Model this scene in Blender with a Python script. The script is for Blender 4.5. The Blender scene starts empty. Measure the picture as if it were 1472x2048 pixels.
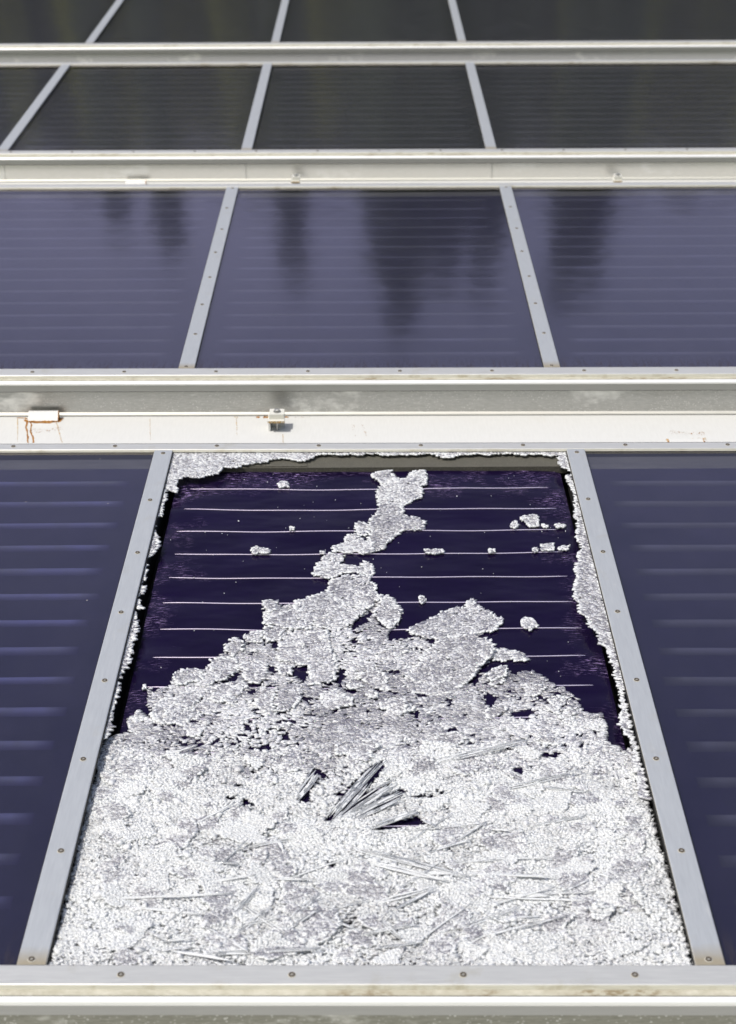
import bpy, math, random
import numpy as np
from mathutils import Vector, Matrix

scene = bpy.context.scene
col = scene.collection
R = math.radians

# ------------------------------------------------------------------ camera, world, sun, exposure
TILT = R(20.0)                    # the collector field leans back by this much
SHEAR = 0.00707                   # the rows run very slightly askew to the slope
CAM = np.array([0.00784, 0.0, 2.05733])
TH, YAW, ROLL, FPX = 0.47822, -0.00296, -0.00673, 3300.0
_F = np.array([math.sin(YAW) * math.cos(TH), math.cos(YAW) * math.cos(TH), -math.sin(TH)])
_R = np.cross(_F, [0, 0, 1]); _R /= np.linalg.norm(_R)
_U = np.cross(_R, _F)
R2 = _R * math.cos(ROLL) + _U * math.sin(ROLL)
U2 = _U * math.cos(ROLL) - _R * math.sin(ROLL)
SLOPE = Matrix.Rotation(TILT, 4, 'X')


def W(x, s, h):
    """field coordinates (across, up the slope, off the slope) to world"""
    return SLOPE @ Vector((x, s, h))


cam_data = bpy.data.cameras.new('camera')
cam_data.sensor_fit = 'VERTICAL'
cam_data.sensor_height = 36.0
cam_data.lens = 36.0 * FPX / 2048.0
cam_data.clip_start = 0.05
cam_data.clip_end = 3000
cam_data.dof.use_dof = True
cam_data.dof.focus_distance = 4.05
cam_data.dof.aperture_fstop = 4.8
cam = bpy.data.objects.new('camera', cam_data)
col.objects.link(cam)
m = Matrix.Identity(4)
for i in range(3):
    m[i][0], m[i][1], m[i][2], m[i][3] = R2[i], U2[i], -_F[i], CAM[i]
cam.matrix_world = SLOPE @ m
scene.camera = cam

sun_local = Vector((-0.45, -0.25, 1.0)).normalized()          # towards the sun, field coordinates
sun_dir = (SLOPE @ sun_local).normalized()
sun_el = math.asin(sun_dir.z)
sun_az = math.atan2(sun_dir.x, sun_dir.y)
world = bpy.data.worlds.new('World')
scene.world = world
world.use_nodes = True
wn = world.node_tree.nodes
wl = world.node_tree.links
sky = wn.new('ShaderNodeTexSky')
sky.sky_type = 'NISHITA'
sky.sun_disc = False
sky.sun_elevation = sun_el
sky.sun_rotation = sun_az
sky.dust_density = 3.0
sky.air_density = 1.0
wn['Background'].inputs[1].default_value = 0.11
wtc = wn.new('ShaderNodeTexCoord')
wsep = wn.new('ShaderNodeSeparateXYZ'); wl.new(wtc.outputs['Generated'], wsep.inputs[0])
wel = wn.new('ShaderNodeMapRange'); wel.interpolation_type = 'SMOOTHSTEP'        # fades with height
for _i, _v in ((1, 0.50), (2, 0.86), (3, 1.0), (4, 0.10)):
    wel.inputs[_i].default_value = _v
wl.new(wsep.outputs['Z'], wel.inputs[0])
wno = wn.new('ShaderNodeMapRange'); wno.interpolation_type = 'SMOOTHSTEP'        # on the uphill side of the sky
for _i, _v in ((1, -0.1), (2, 0.45), (3, 0.0), (4, 1.0)):
    wno.inputs[_i].default_value = _v
wl.new(wsep.outputs['Y'], wno.inputs[0])
wcl = wn.new('ShaderNodeTexNoise'); wcl.inputs['Scale'].default_value = 2.3; wcl.inputs['Detail'].default_value = 6
wl.new(wtc.outputs['Generated'], wcl.inputs['Vector'])
wcr = wn.new('ShaderNodeMapRange')
for _i, _v in ((1, 0.35), (2, 0.65), (3, 0.55), (4, 1.0)):
    wcr.inputs[_i].default_value = _v
wl.new(wcl.outputs['Fac'], wcr.inputs[0])
wm1 = wn.new('ShaderNodeMath'); wm1.operation = 'MULTIPLY'; wl.new(wel.outputs[0], wm1.inputs[0]); wl.new(wno.outputs[0], wm1.inputs[1])
wm2 = wn.new('ShaderNodeMath'); wm2.operation = 'MULTIPLY'; wl.new(wm1.outputs[0], wm2.inputs[0]); wl.new(wcr.outputs[0], wm2.inputs[1])
wmx = wn.new('ShaderNodeMix'); wmx.data_type = 'RGBA'
wl.new(wm2.outputs[0], wmx.inputs[0]); wl.new(sky.outputs[0], wmx.inputs[6]); wmx.inputs[7].default_value = (5.2, 5.3, 8.0, 1)  # bright haze added to the uphill sky so the panes reflect more
wl.new(wmx.outputs[2], wn['Background'].inputs[0])

sun_data = bpy.data.lights.new('sun', 'SUN')
sun_data.energy = 3.2
sun_data.angle = R(0.5)
sun_data.color = (1.0, 0.965, 0.91)
sun = bpy.data.objects.new('sun', sun_data)
sun.rotation_euler = sun_dir.to_track_quat('Z', 'Y').to_euler()
sun.location = sun_dir * 40
col.objects.link(sun)

scene.view_settings.view_transform = 'Standard'
scene.view_settings.look = 'None'
scene.view_settings.exposure = 0.15
scene.view_settings.gamma = 1.0
scene.render.engine = 'CYCLES'
scene.cycles.max_bounces = 12
scene.cycles.diffuse_bounces = 8
scene.cycles.transparent_max_bounces = 16
scene.cycles.caustics_reflective = False
scene.cycles.caustics_refractive = False


# ------------------------------------------------------------------ helpers
def pix(x, s, h):
    """field point to photograph pixel (arrays allowed)"""
    x = np.asarray(x, float); s = np.asarray(s, float); h = np.asarray(h, float)
    vx, vy, vz = x - CAM[0], s - CAM[1], h - CAM[2]
    z = vx * _F[0] + vy * _F[1] + vz * _F[2]
    a = vx * R2[0] + vy * R2[1] + vz * R2[2]
    b = vx * U2[0] + vy * U2[1] + vz * U2[2]
    return 736 + FPX * a / z, 1024 - FPX * b / z


def on_plane(px, py, h):
    """measured place in the photograph to a point on the level h of the field"""
    d = _F + R2 * (px - 736) / FPX + U2 * (1024 - py) / FPX
    t = (h - CAM[2]) / d[2]
    return CAM[0] + t * d[0], CAM[1] + t * d[1]


class MB:
    def __init__(self):
        self.v, self.f, self.m = [], [], []

    def face(self, idx, mi=0):
        self.f.append(idx); self.m.append(mi)

    def box(self, x0, x1, y0, y1, z0, z1, mi=0, shear=False):
        n = len(self.v)
        for z in (z0, z1):
            for (x, y) in ((x0, y0), (x1, y0), (x1, y1), (x0, y1)):
                self.v.append((x, y - (SHEAR * x if shear else 0), z))
        for q in ((3, 2, 1, 0), (4, 5, 6, 7), (0, 1, 5, 4), (1, 2, 6, 5), (2, 3, 7, 6), (3, 0, 4, 7)):
            self.face([n + i for i in q], mi)
        return self

    def extrude_x(self, prof, x0, x1, mats=None, closed=True, shear=True, nseg=1):
        """prof = [(y, z)...] swept along x; mats per segment"""
        n = len(self.v); k = len(prof)
        for j in range(nseg + 1):
            x = x0 + (x1 - x0) * j / nseg
            for (y, z) in prof:
                self.v.append((x, y - (SHEAR * x if shear else 0), z))
        for j in range(nseg):
            for i in range(k if closed else k - 1):
                a = n + j * k + i; b = n + j * k + (i + 1) % k
                self.face([a, b, b + k, a + k], mats[i] if mats else 0)
        if closed:
            self.face([n + i for i in range(k)][::-1], 0)
            self.face([n + nseg * k + i for i in range(k)], 0)
        return self

    def extrude_y(self, prof, y0, y1, mats=None):
        n = len(self.v); k = len(prof)
        for y in (y0, y1):
            for (x, z) in prof:
                self.v.append((x, y, z))
        for i in range(k):
            a = n + i; b = n + (i + 1) % k
            self.face([a + k, b + k, b, a], mats[i] if mats else 0)
        self.face([n + i for i in range(k)], 0)
        self.face([n + k + i for i in range(k)][::-1], 0)
        return self

    def lathe(self, cx, cy, prof, seg=14, mi=0):
        n = len(self.v); k = len(prof)
        for j in range(seg):
            a = 2 * math.pi * j / seg
            for (r, z) in prof:
                self.v.append((cx + r * math.cos(a), cy + r * math.sin(a), z))
        for j in range(seg):
            for i in range(k - 1):
                a = n + j * k + i; b = n + ((j + 1) % seg) * k + i
                self.face([a, b, b + 1, a + 1], mi)
        return self

    def build(self, name, mats, parent=None, smooth=False, loc=None):
        me = bpy.data.meshes.new(name)
        me.from_pydata([tuple(map(float, v)) for v in self.v], [], self.f)
        if not isinstance(mats, (list, tuple)):
            mats = [mats]
        for q in mats:
            me.materials.append(q)
        me.polygons.foreach_set('material_index', self.m)
        if smooth:
            me.polygons.foreach_set('use_smooth', [True] * len(self.f))
        me.update()
        o = bpy.data.objects.new(name, me)
        col.objects.link(o)
        if parent:
            o.parent = parent
        if loc is not None:
            o.location = loc
        return o


def tag(o, label=None, cat=None, group=None, kind=None):
    if label: o['label'] = label
    if cat: o['category'] = cat
    if group: o['group'] = group
    if kind: o['kind'] = kind
    return o


def thing(name, label, cat, x, s, h, group=None):
    o = bpy.data.objects.new(name, None)
    o.empty_display_size = 0.1
    o.location = W(x, s, h)
    o.rotation_euler = (TILT, 0, 0)
    col.objects.link(o)
    return tag(o, label, cat, group)


# ------------------------------------------------------------------ materials
def new_mat(name):
    mt = bpy.data.materials.new(name)
    mt.use_nodes = True
    nt = mt.node_tree
    nt.nodes.clear()
    out = nt.nodes.new('ShaderNodeOutputMaterial')
    return mt, nt, nt.nodes, nt.links, out


def mapped(nt, scale, coord='Object'):
    tc = nt.nodes.new('ShaderNodeTexCoord')
    mp = nt.nodes.new('ShaderNodeMapping')
    mp.inputs['Scale'].default_value = scale
    nt.links.new(tc.outputs[coord], mp.inputs[0])
    return mp.outputs[0]


def noise(nt, scale, vec, detail=4, rough=0.6):
    n = nt.nodes.new('ShaderNodeTexNoise')
    n.inputs['Scale'].default_value = scale
    n.inputs['Detail'].default_value = detail
    n.inputs['Roughness'].default_value = rough
    nt.links.new(vec, n.inputs['Vector'])
    return n.outputs['Fac']


def ramp(nt, fac, stops):
    r = nt.nodes.new('ShaderNodeValToRGB')
    e = r.color_ramp.elements
    while len(e) > 1:
        e.remove(e[-1])
    e[0].position = stops[0][0]; e[0].color = tuple(stops[0][1]) + (1,) if len(stops[0][1]) == 3 else stops[0][1]
    for p, c in stops[1:]:
        q = e.new(p); q.color = tuple(c) + (1,) if len(c) == 3 else c
    nt.links.new(fac, r.inputs[0])
    return r.outputs[0]


def mixc(nt, fac, a, b, mode='MIX'):
    n = nt.nodes.new('ShaderNodeMix'); n.data_type = 'RGBA'; n.blend_type = mode
    for sock, v in ((n.inputs[0], fac), (n.inputs[6], a), (n.inputs[7], b)):
        if isinstance(v, (int, float)): sock.default_value = v
        elif isinstance(v, tuple): sock.default_value = v + (1,) if len(v) == 3 else v
        else: nt.links.new(v, sock)
    return n.outputs[2]


def math_n(nt, op, a, b=None):
    n = nt.nodes.new('ShaderNodeMath'); n.operation = op
    for i, v in enumerate((a, b)):
        if v is None: continue
        if isinstance(v, (int, float)): n.inputs[i].default_value = v
        else: nt.links.new(v, n.inputs[i])
    return n.outputs[0]


def bump(nt, height, strength, dist=0.002):
    b = nt.nodes.new('ShaderNodeBump')
    b.inputs['Strength'].default_value = strength
    b.inputs['Distance'].default_value = dist
    nt.links.new(height, b.inputs['Height'])
    return b.outputs[0]


def principled(nt, out, base, rough=0.4, metal=0.0, normal=None, spec=0.5):
    p = nt.nodes.new('ShaderNodeBsdfPrincipled')
    for key, v in (('Base Color', base), ('Roughness', rough), ('Metallic', metal), ('Specular IOR Level', spec)):
        if isinstance(v, (int, float)): p.inputs[key].default_value = v
        elif isinstance(v, tuple): p.inputs[key].default_value = v + (1,)
        else: nt.links.new(v, p.inputs[key])
    if normal is not None:
        nt.links.new(normal, p.inputs['Normal'])
    if out is not None:
        nt.links.new(p.outputs[0], out.inputs[0])
    return p


def metal_mat(name, base, rough, metal=0.8, streak=(3, 60, 60), amt=0.12, dirt=0.0, dirtcol=(0.30, 0.26, 0.17), bumpy=0.1):
    mt, nt, N, L, out = new_mat(name)
    v = mapped(nt, streak)
    n1 = noise(nt, 8, v, 5)
    c1 = tuple(q * (1 - amt) for q in base); c2 = tuple(min(1, q * (1 + amt)) for q in base)
    c = ramp(nt, n1, [(0.3, c1), (0.7, c2)])
    v2 = mapped(nt, (1, 1, 1))
    n2 = noise(nt, 9, v2, 6, 0.7)
    if dirt > 0:
        f = ramp(nt, n2, [(0.62 - dirt * 0.3, (0, 0, 0)), (0.78, (1, 1, 1))])
        c = mixc(nt, f, c, dirtcol)
    if name == 'anodised_aluminium':
        tc = N.new('ShaderNodeTexCoord'); sp_ = N.new('ShaderNodeSeparateXYZ'); L.new(tc.outputs['Object'], sp_.inputs[0])
        e_ = math_n(nt, 'ADD', sp_.outputs['Y'], math_n(nt, 'MULTIPLY', n2, 0.06))
        e_ = ramp(nt, math_n(nt, 'MULTIPLY', e_, 5.0), [(0.18, (0.75, 0.75, 0.75)), (0.42, (0, 0, 0))])
        c = mixc(nt, e_, c, (0.42, 0.34, 0.19))
        n5 = noise(nt, 26, mapped(nt, (2.2, 0.5, 1)), 5, 0.7)
        c = mixc(nt, ramp(nt, n5, [(0.60, (0, 0, 0)), (0.72, (0.35, 0.35, 0.35))]), c, (0.66, 0.66, 0.63))
    rr = ramp(nt, n1, [(0.2, (rough * 0.85,) * 3), (0.8, (rough * 1.2,) * 3)])
    principled(nt, out, c, rr, metal, bump(nt, n1, bumpy, 0.0006))
    return mt


M = {}
M['cap'] = metal_mat('anodised_aluminium', (0.52, 0.54, 0.545), 0.42, 0.5, streak=(40, 2.5, 40), amt=0.05, dirt=0.08, dirtcol=(0.5, 0.5, 0.47))
M['rail'] = metal_mat('rail_aluminium', (0.61, 0.61, 0.58), 0.42, 0.5, streak=(2.5, 40, 40), amt=0.06, dirt=0.12, dirtcol=(0.52, 0.50, 0.42))
M['edge'] = metal_mat('rail_edge', (0.78, 0.76, 0.66), 0.5, 0.3, streak=(3, 60, 60), amt=0.1, dirt=0.3, dirtcol=(0.42, 0.36, 0.22))
M['bead'] = metal_mat('sunlit_bead', (0.92, 0.92, 0.90), 0.33, 0.35, streak=(2, 50, 50), amt=0.03)
M['lip'] = metal_mat('lip_aluminium', (0.40, 0.40, 0.385), 0.4, 0.7, streak=(3, 60, 60), amt=0.06)
M['cream'] = metal_mat('painted_cream_metal', (0.74, 0.73, 0.66), 0.42, 0.25, streak=(2, 30, 30), amt=0.06, dirt=0.15)
M['foot'] = metal_mat('foot_aluminium', (0.62, 0.61, 0.55), 0.45, 0.4, streak=(2, 50, 50), amt=0.05)
M['dark'] = metal_mat('gasket_and_shade_black', (0.02, 0.02, 0.019), 0.7, 0.0, bumpy=0.2)


def ledge_mat():
    mt, nt, N, L, out = new_mat('dirty_ledge')
    v = mapped(nt, (1, 1, 1))
    n1 = noise(nt, 3.5, v, 6, 0.7)
    n2 = noise(nt, 90, mapped(nt, (0.5, 1, 1)), 4, 0.7)
    c = ramp(nt, n2, [(0.3, (0.36, 0.34, 0.26)), (0.7, (0.52, 0.50, 0.42))])
    f = math_n(nt, 'MULTIPLY', ramp(nt, n1, [(0.50, (0, 0, 0)), (0.62, (1, 1, 1))]), ramp(nt, n2, [(0.42, (0, 0, 0)), (0.56, (1, 1, 1))]))
    c = mixc(nt, f, c, (0.22, 0.18, 0.11))
    principled(nt, out, c, 0.8, 0.0, bump(nt, n2, 0.6, 0.002))
    return mt


M['ledge'] = ledge_mat()


def galv_mat(name, lo, hi, dots=0.5, rough=0.3, metal=0.85):
    mt, nt, N, L, out = new_mat(name)
    v = mapped(nt, (14, 60, 140))
    n1 = noise(nt, 3, v, 5, 0.7)
    vo = N.new('ShaderNodeTexVoronoi'); vo.inputs['Scale'].default_value = 1.0
    L.new(mapped(nt, (110, 110, 150)), vo.inputs['Vector'])
    d = ramp(nt, vo.outputs['Distance'], [(0.10, (1, 1, 1)), (0.30, (0, 0, 0))])
    n3 = noise(nt, 14, mapped(nt, (1, 1, 1)), 3)
    d = math_n(nt, 'MULTIPLY', d, ramp(nt, n3, [(0.35, (0, 0, 0)), (0.6, (dots, dots, dots))]))
    c = ramp(nt, n1, [(0.3, lo), (0.7, hi)])
    c = mixc(nt, d, c, (0.82, 0.82, 0.79))
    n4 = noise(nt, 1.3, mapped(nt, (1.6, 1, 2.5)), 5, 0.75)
    c = mixc(nt, ramp(nt, n4, [(0.56, (0, 0, 0)), (0.66, (0.7, 0.7, 0.7))]), c, (0.86, 0.86, 0.82))  # pale patches stand in for bright reflections on the metal
    principled(nt, out, c, rough, metal, bump(nt, n1, 0.35, 0.0006))
    return mt


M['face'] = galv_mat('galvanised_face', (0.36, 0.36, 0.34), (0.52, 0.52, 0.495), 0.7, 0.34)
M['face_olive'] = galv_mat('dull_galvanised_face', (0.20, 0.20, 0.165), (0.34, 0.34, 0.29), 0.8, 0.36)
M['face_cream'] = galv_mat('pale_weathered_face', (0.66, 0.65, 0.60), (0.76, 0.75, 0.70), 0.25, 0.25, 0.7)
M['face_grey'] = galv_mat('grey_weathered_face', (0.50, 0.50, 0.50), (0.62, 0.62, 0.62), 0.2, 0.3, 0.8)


def paint_mat():
    mt, nt, N, L, out = new_mat('white_steel_paint')
    n1 = noise(nt, 30, mapped(nt, (6, 0.6, 1)), 4)
    n2 = noise(nt, 5, mapped(nt, (1, 1, 1)), 5)
    c = ramp(nt, n1, [(0.3, (0.58, 0.58, 0.555)), (0.7, (0.615, 0.615, 0.59))])
    c = mixc(nt, ramp(nt, n2, [(0.6, (0, 0, 0)), (0.75, (0.25, 0.25, 0.25))]), c, (0.53, 0.51, 0.44))
    # a few fine drips of rust at the uphill edge
    n3 = noise(nt, 1, mapped(nt, (26, 3.2, 1)), 3, 0.7)
    r = ramp(nt, n3, [(0.74, (0, 0, 0)), (0.80, (0.45, 0.45, 0.45))])
    c = mixc(nt, r, c, (0.62, 0.50, 0.28))
    principled(nt, out, c, 0.45, 0.0, bump(nt, n2, 0.1, 0.001))
    return mt


M['paint'] = paint_mat()


def rust_mat(name, alpha_lo, alpha_hi, deep=True):
    mt, nt, N, L, out = new_mat(name)
    n1 = noise(nt, 140, mapped(nt, (1, 0.7, 1)), 5, 0.75)
    c = ramp(nt, n1, [(0.35, (0.10, 0.035, 0.008)), (0.55, (0.38, 0.17, 0.03)), (0.72, (0.60, 0.40, 0.12))] if deep else
             [(0.35, (0.42, 0.22, 0.06)), (0.7, (0.65, 0.50, 0.22))])
    p = principled(nt, None, c, 0.85)
    tr = N.new('ShaderNodeBsdfTransparent')
    mx = N.new('ShaderNodeMixShader')
    n2 = noise(nt, 220, mapped(nt, (1, 0.35, 1)), 4, 0.7)
    L.new(ramp(nt, n2, [(alpha_lo, (0, 0, 0)), (alpha_hi, (1, 1, 1))]), mx.inputs[0])
    L.new(tr.outputs[0], mx.inputs[1]); L.new(p.outputs[0], mx.inputs[2])
    L.new(mx.outputs[0], out.inputs[0])
    return mt


M['rust'] = rust_mat('rust', 0.25, 0.42)
M['rust_thin'] = rust_mat('thin_rust_wash', 0.40, 0.62, False)
M['rust_speck'] = rust_mat('rust_specks', 0.56, 0.62)

# screws
mt, nt, N, L, out = new_mat('screw_steel')
principled(nt, out, (0.12, 0.10, 0.075), 0.55, 0.5); M['screw'] = mt
mt, nt, N, L, out = new_mat('screw_centre')
principled(nt, out, (0.52, 0.50, 0.44), 0.4, 0.6); M['screw_in'] = mt
mt, nt, N, L, out = new_mat('limescale_ring')
principled(nt, out, (0.46, 0.44, 0.38), 0.7, 0.0); M['ring'] = mt


def pane_mat():
    """thin clean collector glass: mirror-like film over a see-through sheet, faint dust"""
    mt, nt, N, L, out = new_mat('collector_glass')
    geo = N.new('ShaderNodeNewGeometry')
    fr = N.new('ShaderNodeFresnel'); fr.inputs['IOR'].default_value = 1.62
    n_w = noise(nt, 2.2, mapped(nt, (1.0, 0.8, 1)), 3, 0.5)
    n_f = noise(nt, 260, mapped(nt, (0.06, 1, 1)), 2, 0.5)
    hsum = math_n(nt, 'ADD', n_w, math_n(nt, 'MULTIPLY', n_f, 0.004))
    bm = bump(nt, hsum, 0.12, 0.02)
    gl = N.new('ShaderNodeBsdfGlossy'); gl.inputs['Roughness'].default_value = 0.105
    gl.inputs['Color'].default_value = (0.97, 0.93, 0.94, 1)
    L.new(bm, gl.inputs['Normal'])
    tr = N.new('ShaderNodeBsdfTransparent'); tr.inputs[0].default_value = (0.92, 0.93, 0.95, 1)
    df = N.new('ShaderNodeBsdfDiffuse')
    dust = noise(nt, 7, mapped(nt, (1, 0.5, 1)), 6, 0.7)
    df.inputs['Color'].default_value = (0.28, 0.27, 0.30, 1)
    mx0 = N.new('ShaderNodeMixShader')
    L.new(ramp(nt, dust, [(0.25, (0.006, 0.006, 0.006)), (0.75, (0.036, 0.036, 0.036))]), mx0.inputs[0])
    L.new(tr.outputs[0], mx0.inputs[1]); L.new(df.outputs[0], mx0.inputs[2])
    # tiny pale bird and dust specks
    vo = N.new('ShaderNodeTexVoronoi'); vo.inputs['Scale'].default_value = 13
    L.new(mapped(nt, (1, 1, 1)), vo.inputs['Vector'])
    sp = ramp(nt, vo.outputs['Distance'], [(0.016, (1, 1, 1)), (0.026, (0, 0, 0))])
    sn = noise(nt, 60, mapped(nt, (1, 1, 1)), 2)
    sp = math_n(nt, 'MULTIPLY', sp, ramp(nt, sn, [(0.5, (0, 0, 0)), (0.55, (0.8, 0.8, 0.8))]))
    wd = N.new('ShaderNodeBsdfDiffuse'); wd.inputs['Color'].default_value = (0.55, 0.53, 0.5, 1)
    mx1 = N.new('ShaderNodeMixShader')
    L.new(fr.outputs[0], mx1.inputs[0]); L.new(mx0.outputs[0], mx1.inputs[1]); L.new(gl.outputs[0], mx1.inputs[2])
    mx2 = N.new('ShaderNodeMixShader')
    L.new(sp, mx2.inputs[0]); L.new(mx1.outputs[0], mx2.inputs[1]); L.new(wd.outputs[0], mx2.inputs[2])
    # grime washed down to the lower edge of the pane
    tcp = N.new('ShaderNodeTexCoord'); spp = N.new('ShaderNodeSeparateXYZ'); L.new(tcp.outputs['Object'], spp.inputs[0])
    gn = noise(nt, 1.0, mapped(nt, (55, 9, 1)), 5, 0.75)
    gy_ = ramp(nt, math_n(nt, 'ADD', math_n(nt, 'MULTIPLY', spp.outputs['Y'], 3.0), math_n(nt, 'MULTIPLY', gn, 0.5)), [(0.36, (0.85, 0.85, 0.85)), (0.62, (0, 0, 0))])
    gd = N.new('ShaderNodeBsdfDiffuse'); gd.inputs['Color'].default_value = (0.050, 0.043, 0.050, 1)
    mxg = N.new('ShaderNodeMixShader')
    L.new(math_n(nt, 'MULTIPLY', gy_, ramp(nt, gn, [(0.48, (0, 0, 0)), (0.68, (0.8, 0.8, 0.8))])), mxg.inputs[0])
    L.new(mx2.outputs[0], mxg.inputs[1]); L.new(gd.outputs[0], mxg.inputs[2])
    mx2 = mxg
    # the far side of the sheet only lets light out
    mx3 = N.new('ShaderNodeMixShader'); tb = N.new('ShaderNodeBsdfTransparent')
    L.new(geo.outputs['Backfacing'], mx3.inputs[0]); L.new(mx2.outputs[0], mx3.inputs[1]); L.new(tb.outputs[0], mx3.inputs[2])
    L.new(mx3.outputs[0], out.inputs[0])
    return mt


M['pane'] = pane_mat()


def absorber_mat(name, bare):
    mt, nt, N, L, out = new_mat(name)
    n1 = noise(nt, 5, mapped(nt, (1, 1, 1)), 4)
    base = ramp(nt, n1, [(0.3, (0.0038, 0.0014, 0.013)), (0.7, (0.0062, 0.0026, 0.021))])
    if not bare:
        base = ramp(nt, n1, [(0.3, (0.0075, 0.006, 0.023)), (0.7, (0.011, 0.009, 0.031))])
        n2 = noise(nt, 60, mapped(nt, (0.1, 1, 1)), 3)
        principled(nt, out, base, 0.45, 0.0, bump(nt, n2, 0.2, 0.001), 0.12)
        return mt
    # crinkled, scuffed foil near the borders of the bare sheet: brushed purple glints put into the colour
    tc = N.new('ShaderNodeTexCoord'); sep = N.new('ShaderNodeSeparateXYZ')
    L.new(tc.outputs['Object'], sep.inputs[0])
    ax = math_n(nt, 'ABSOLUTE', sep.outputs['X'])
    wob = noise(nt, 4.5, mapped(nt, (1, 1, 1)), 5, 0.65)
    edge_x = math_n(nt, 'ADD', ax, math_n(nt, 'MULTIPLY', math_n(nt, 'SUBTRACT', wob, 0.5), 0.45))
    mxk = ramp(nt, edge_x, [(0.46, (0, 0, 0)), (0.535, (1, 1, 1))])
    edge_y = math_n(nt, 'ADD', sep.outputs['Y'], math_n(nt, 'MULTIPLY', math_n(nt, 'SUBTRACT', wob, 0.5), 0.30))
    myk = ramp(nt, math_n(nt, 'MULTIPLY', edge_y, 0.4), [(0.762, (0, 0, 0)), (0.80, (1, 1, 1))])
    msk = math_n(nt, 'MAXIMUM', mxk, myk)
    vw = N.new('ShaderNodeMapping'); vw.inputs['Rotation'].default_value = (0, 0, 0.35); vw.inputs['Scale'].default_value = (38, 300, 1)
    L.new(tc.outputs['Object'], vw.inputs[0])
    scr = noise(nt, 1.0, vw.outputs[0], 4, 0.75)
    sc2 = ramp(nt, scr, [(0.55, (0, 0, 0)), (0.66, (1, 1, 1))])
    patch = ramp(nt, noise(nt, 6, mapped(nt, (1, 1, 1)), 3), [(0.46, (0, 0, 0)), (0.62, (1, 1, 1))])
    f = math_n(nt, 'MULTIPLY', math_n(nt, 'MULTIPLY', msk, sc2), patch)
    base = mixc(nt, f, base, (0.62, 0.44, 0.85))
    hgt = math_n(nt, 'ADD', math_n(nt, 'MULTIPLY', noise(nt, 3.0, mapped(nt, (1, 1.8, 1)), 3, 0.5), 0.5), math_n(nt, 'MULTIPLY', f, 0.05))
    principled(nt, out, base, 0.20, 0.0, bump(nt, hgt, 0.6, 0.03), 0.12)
    return mt


M['absorber'] = absorber_mat('purple_absorber', False)
M['bare'] = absorber_mat('bare_purple_absorber', True)
mt, nt, N, L, out = new_mat('charcoal_absorber')
n1 = noise(nt, 5, mapped(nt, (1, 1, 1)), 4)
principled(nt, out, ramp(nt, n1, [(0.3, (0.026, 0.027, 0.027)), (0.7, (0.034, 0.035, 0.034))]), 0.5, 0.0, None, 0.12); M['absorber_dark'] = mt
mt, nt, N, L, out = new_mat('hazy_violet_absorber')
n1 = noise(nt, 5, mapped(nt, (1, 1, 1)), 4)
principled(nt, out, ramp(nt, n1, [(0.3, (0.011, 0.0100, 0.024)), (0.7, (0.015, 0.014, 0.031))]), 0.5, 0.0, None, 0.12); M['absorber_mid'] = mt


def sheen_band_mat(name, lo, b1, b2):
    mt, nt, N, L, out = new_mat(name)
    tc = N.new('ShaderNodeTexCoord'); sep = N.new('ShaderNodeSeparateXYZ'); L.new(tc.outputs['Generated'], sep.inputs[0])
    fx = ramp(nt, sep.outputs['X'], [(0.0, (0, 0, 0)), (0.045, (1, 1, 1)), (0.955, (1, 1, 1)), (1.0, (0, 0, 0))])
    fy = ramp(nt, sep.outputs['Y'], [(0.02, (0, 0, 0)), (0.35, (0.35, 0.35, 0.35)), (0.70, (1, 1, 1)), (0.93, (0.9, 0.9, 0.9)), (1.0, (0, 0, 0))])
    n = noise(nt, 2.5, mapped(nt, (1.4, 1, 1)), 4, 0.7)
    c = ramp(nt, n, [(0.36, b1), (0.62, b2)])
    c = mixc(nt, math_n(nt, 'MULTIPLY', fx, fy), lo, c)  # soft sky reflection along each weld, put into the colour
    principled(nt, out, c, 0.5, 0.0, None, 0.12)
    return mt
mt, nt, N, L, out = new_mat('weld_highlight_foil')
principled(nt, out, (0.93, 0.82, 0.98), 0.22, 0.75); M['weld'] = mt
M['weld_mid'] = sheen_band_mat('weld_under_hazy_glass', (0.0125, 0.0115, 0.027), (0.036, 0.035, 0.050), (0.046, 0.045, 0.078))
M['weld_soft'] = sheen_band_mat('weld_under_glass', (0.010, 0.0075, 0.033), (0.048, 0.048, 0.070), (0.060, 0.060, 0.150))
M['weld_dark'] = sheen_band_mat('weld_under_dark_glass', (0.030, 0.031, 0.030), (0.055, 0.056, 0.060), (0.075, 0.077, 0.085))


def felt_mat():
    mt, nt, N, L, out = new_mat('olive_insulation')
    n1 = noise(nt, 350, mapped(nt, (1, 1, 1)), 3, 0.7)
    n2 = noise(nt, 16, mapped(nt, (1, 1, 1)), 4)
    c = ramp(nt, n1, [(0.3, (0.050, 0.048, 0.037)), (0.55, (0.082, 0.078, 0.060)), (0.72, (0.22, 0.21, 0.175))])
    c = mixc(nt, ramp(nt, n2, [(0.35, (0.35, 0.35, 0.35)), (0.6, (0, 0, 0))]), c, (0.06, 0.055, 0.045))
    principled(nt, out, c, 0.9, 0.0, bump(nt, n1, 0.5, 0.001))
    return mt


M['felt'] = felt_mat()
mt, nt, N, L, out = new_mat('dim_insulation')
principled(nt, out, ramp(nt, noise(nt, 30, mapped(nt, (0.2, 1, 1)), 4), [(0.3, (0.030, 0.029, 0.036)), (0.7, (0.055, 0.054, 0.058))]), 0.9); M['felt_dim'] = mt


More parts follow.
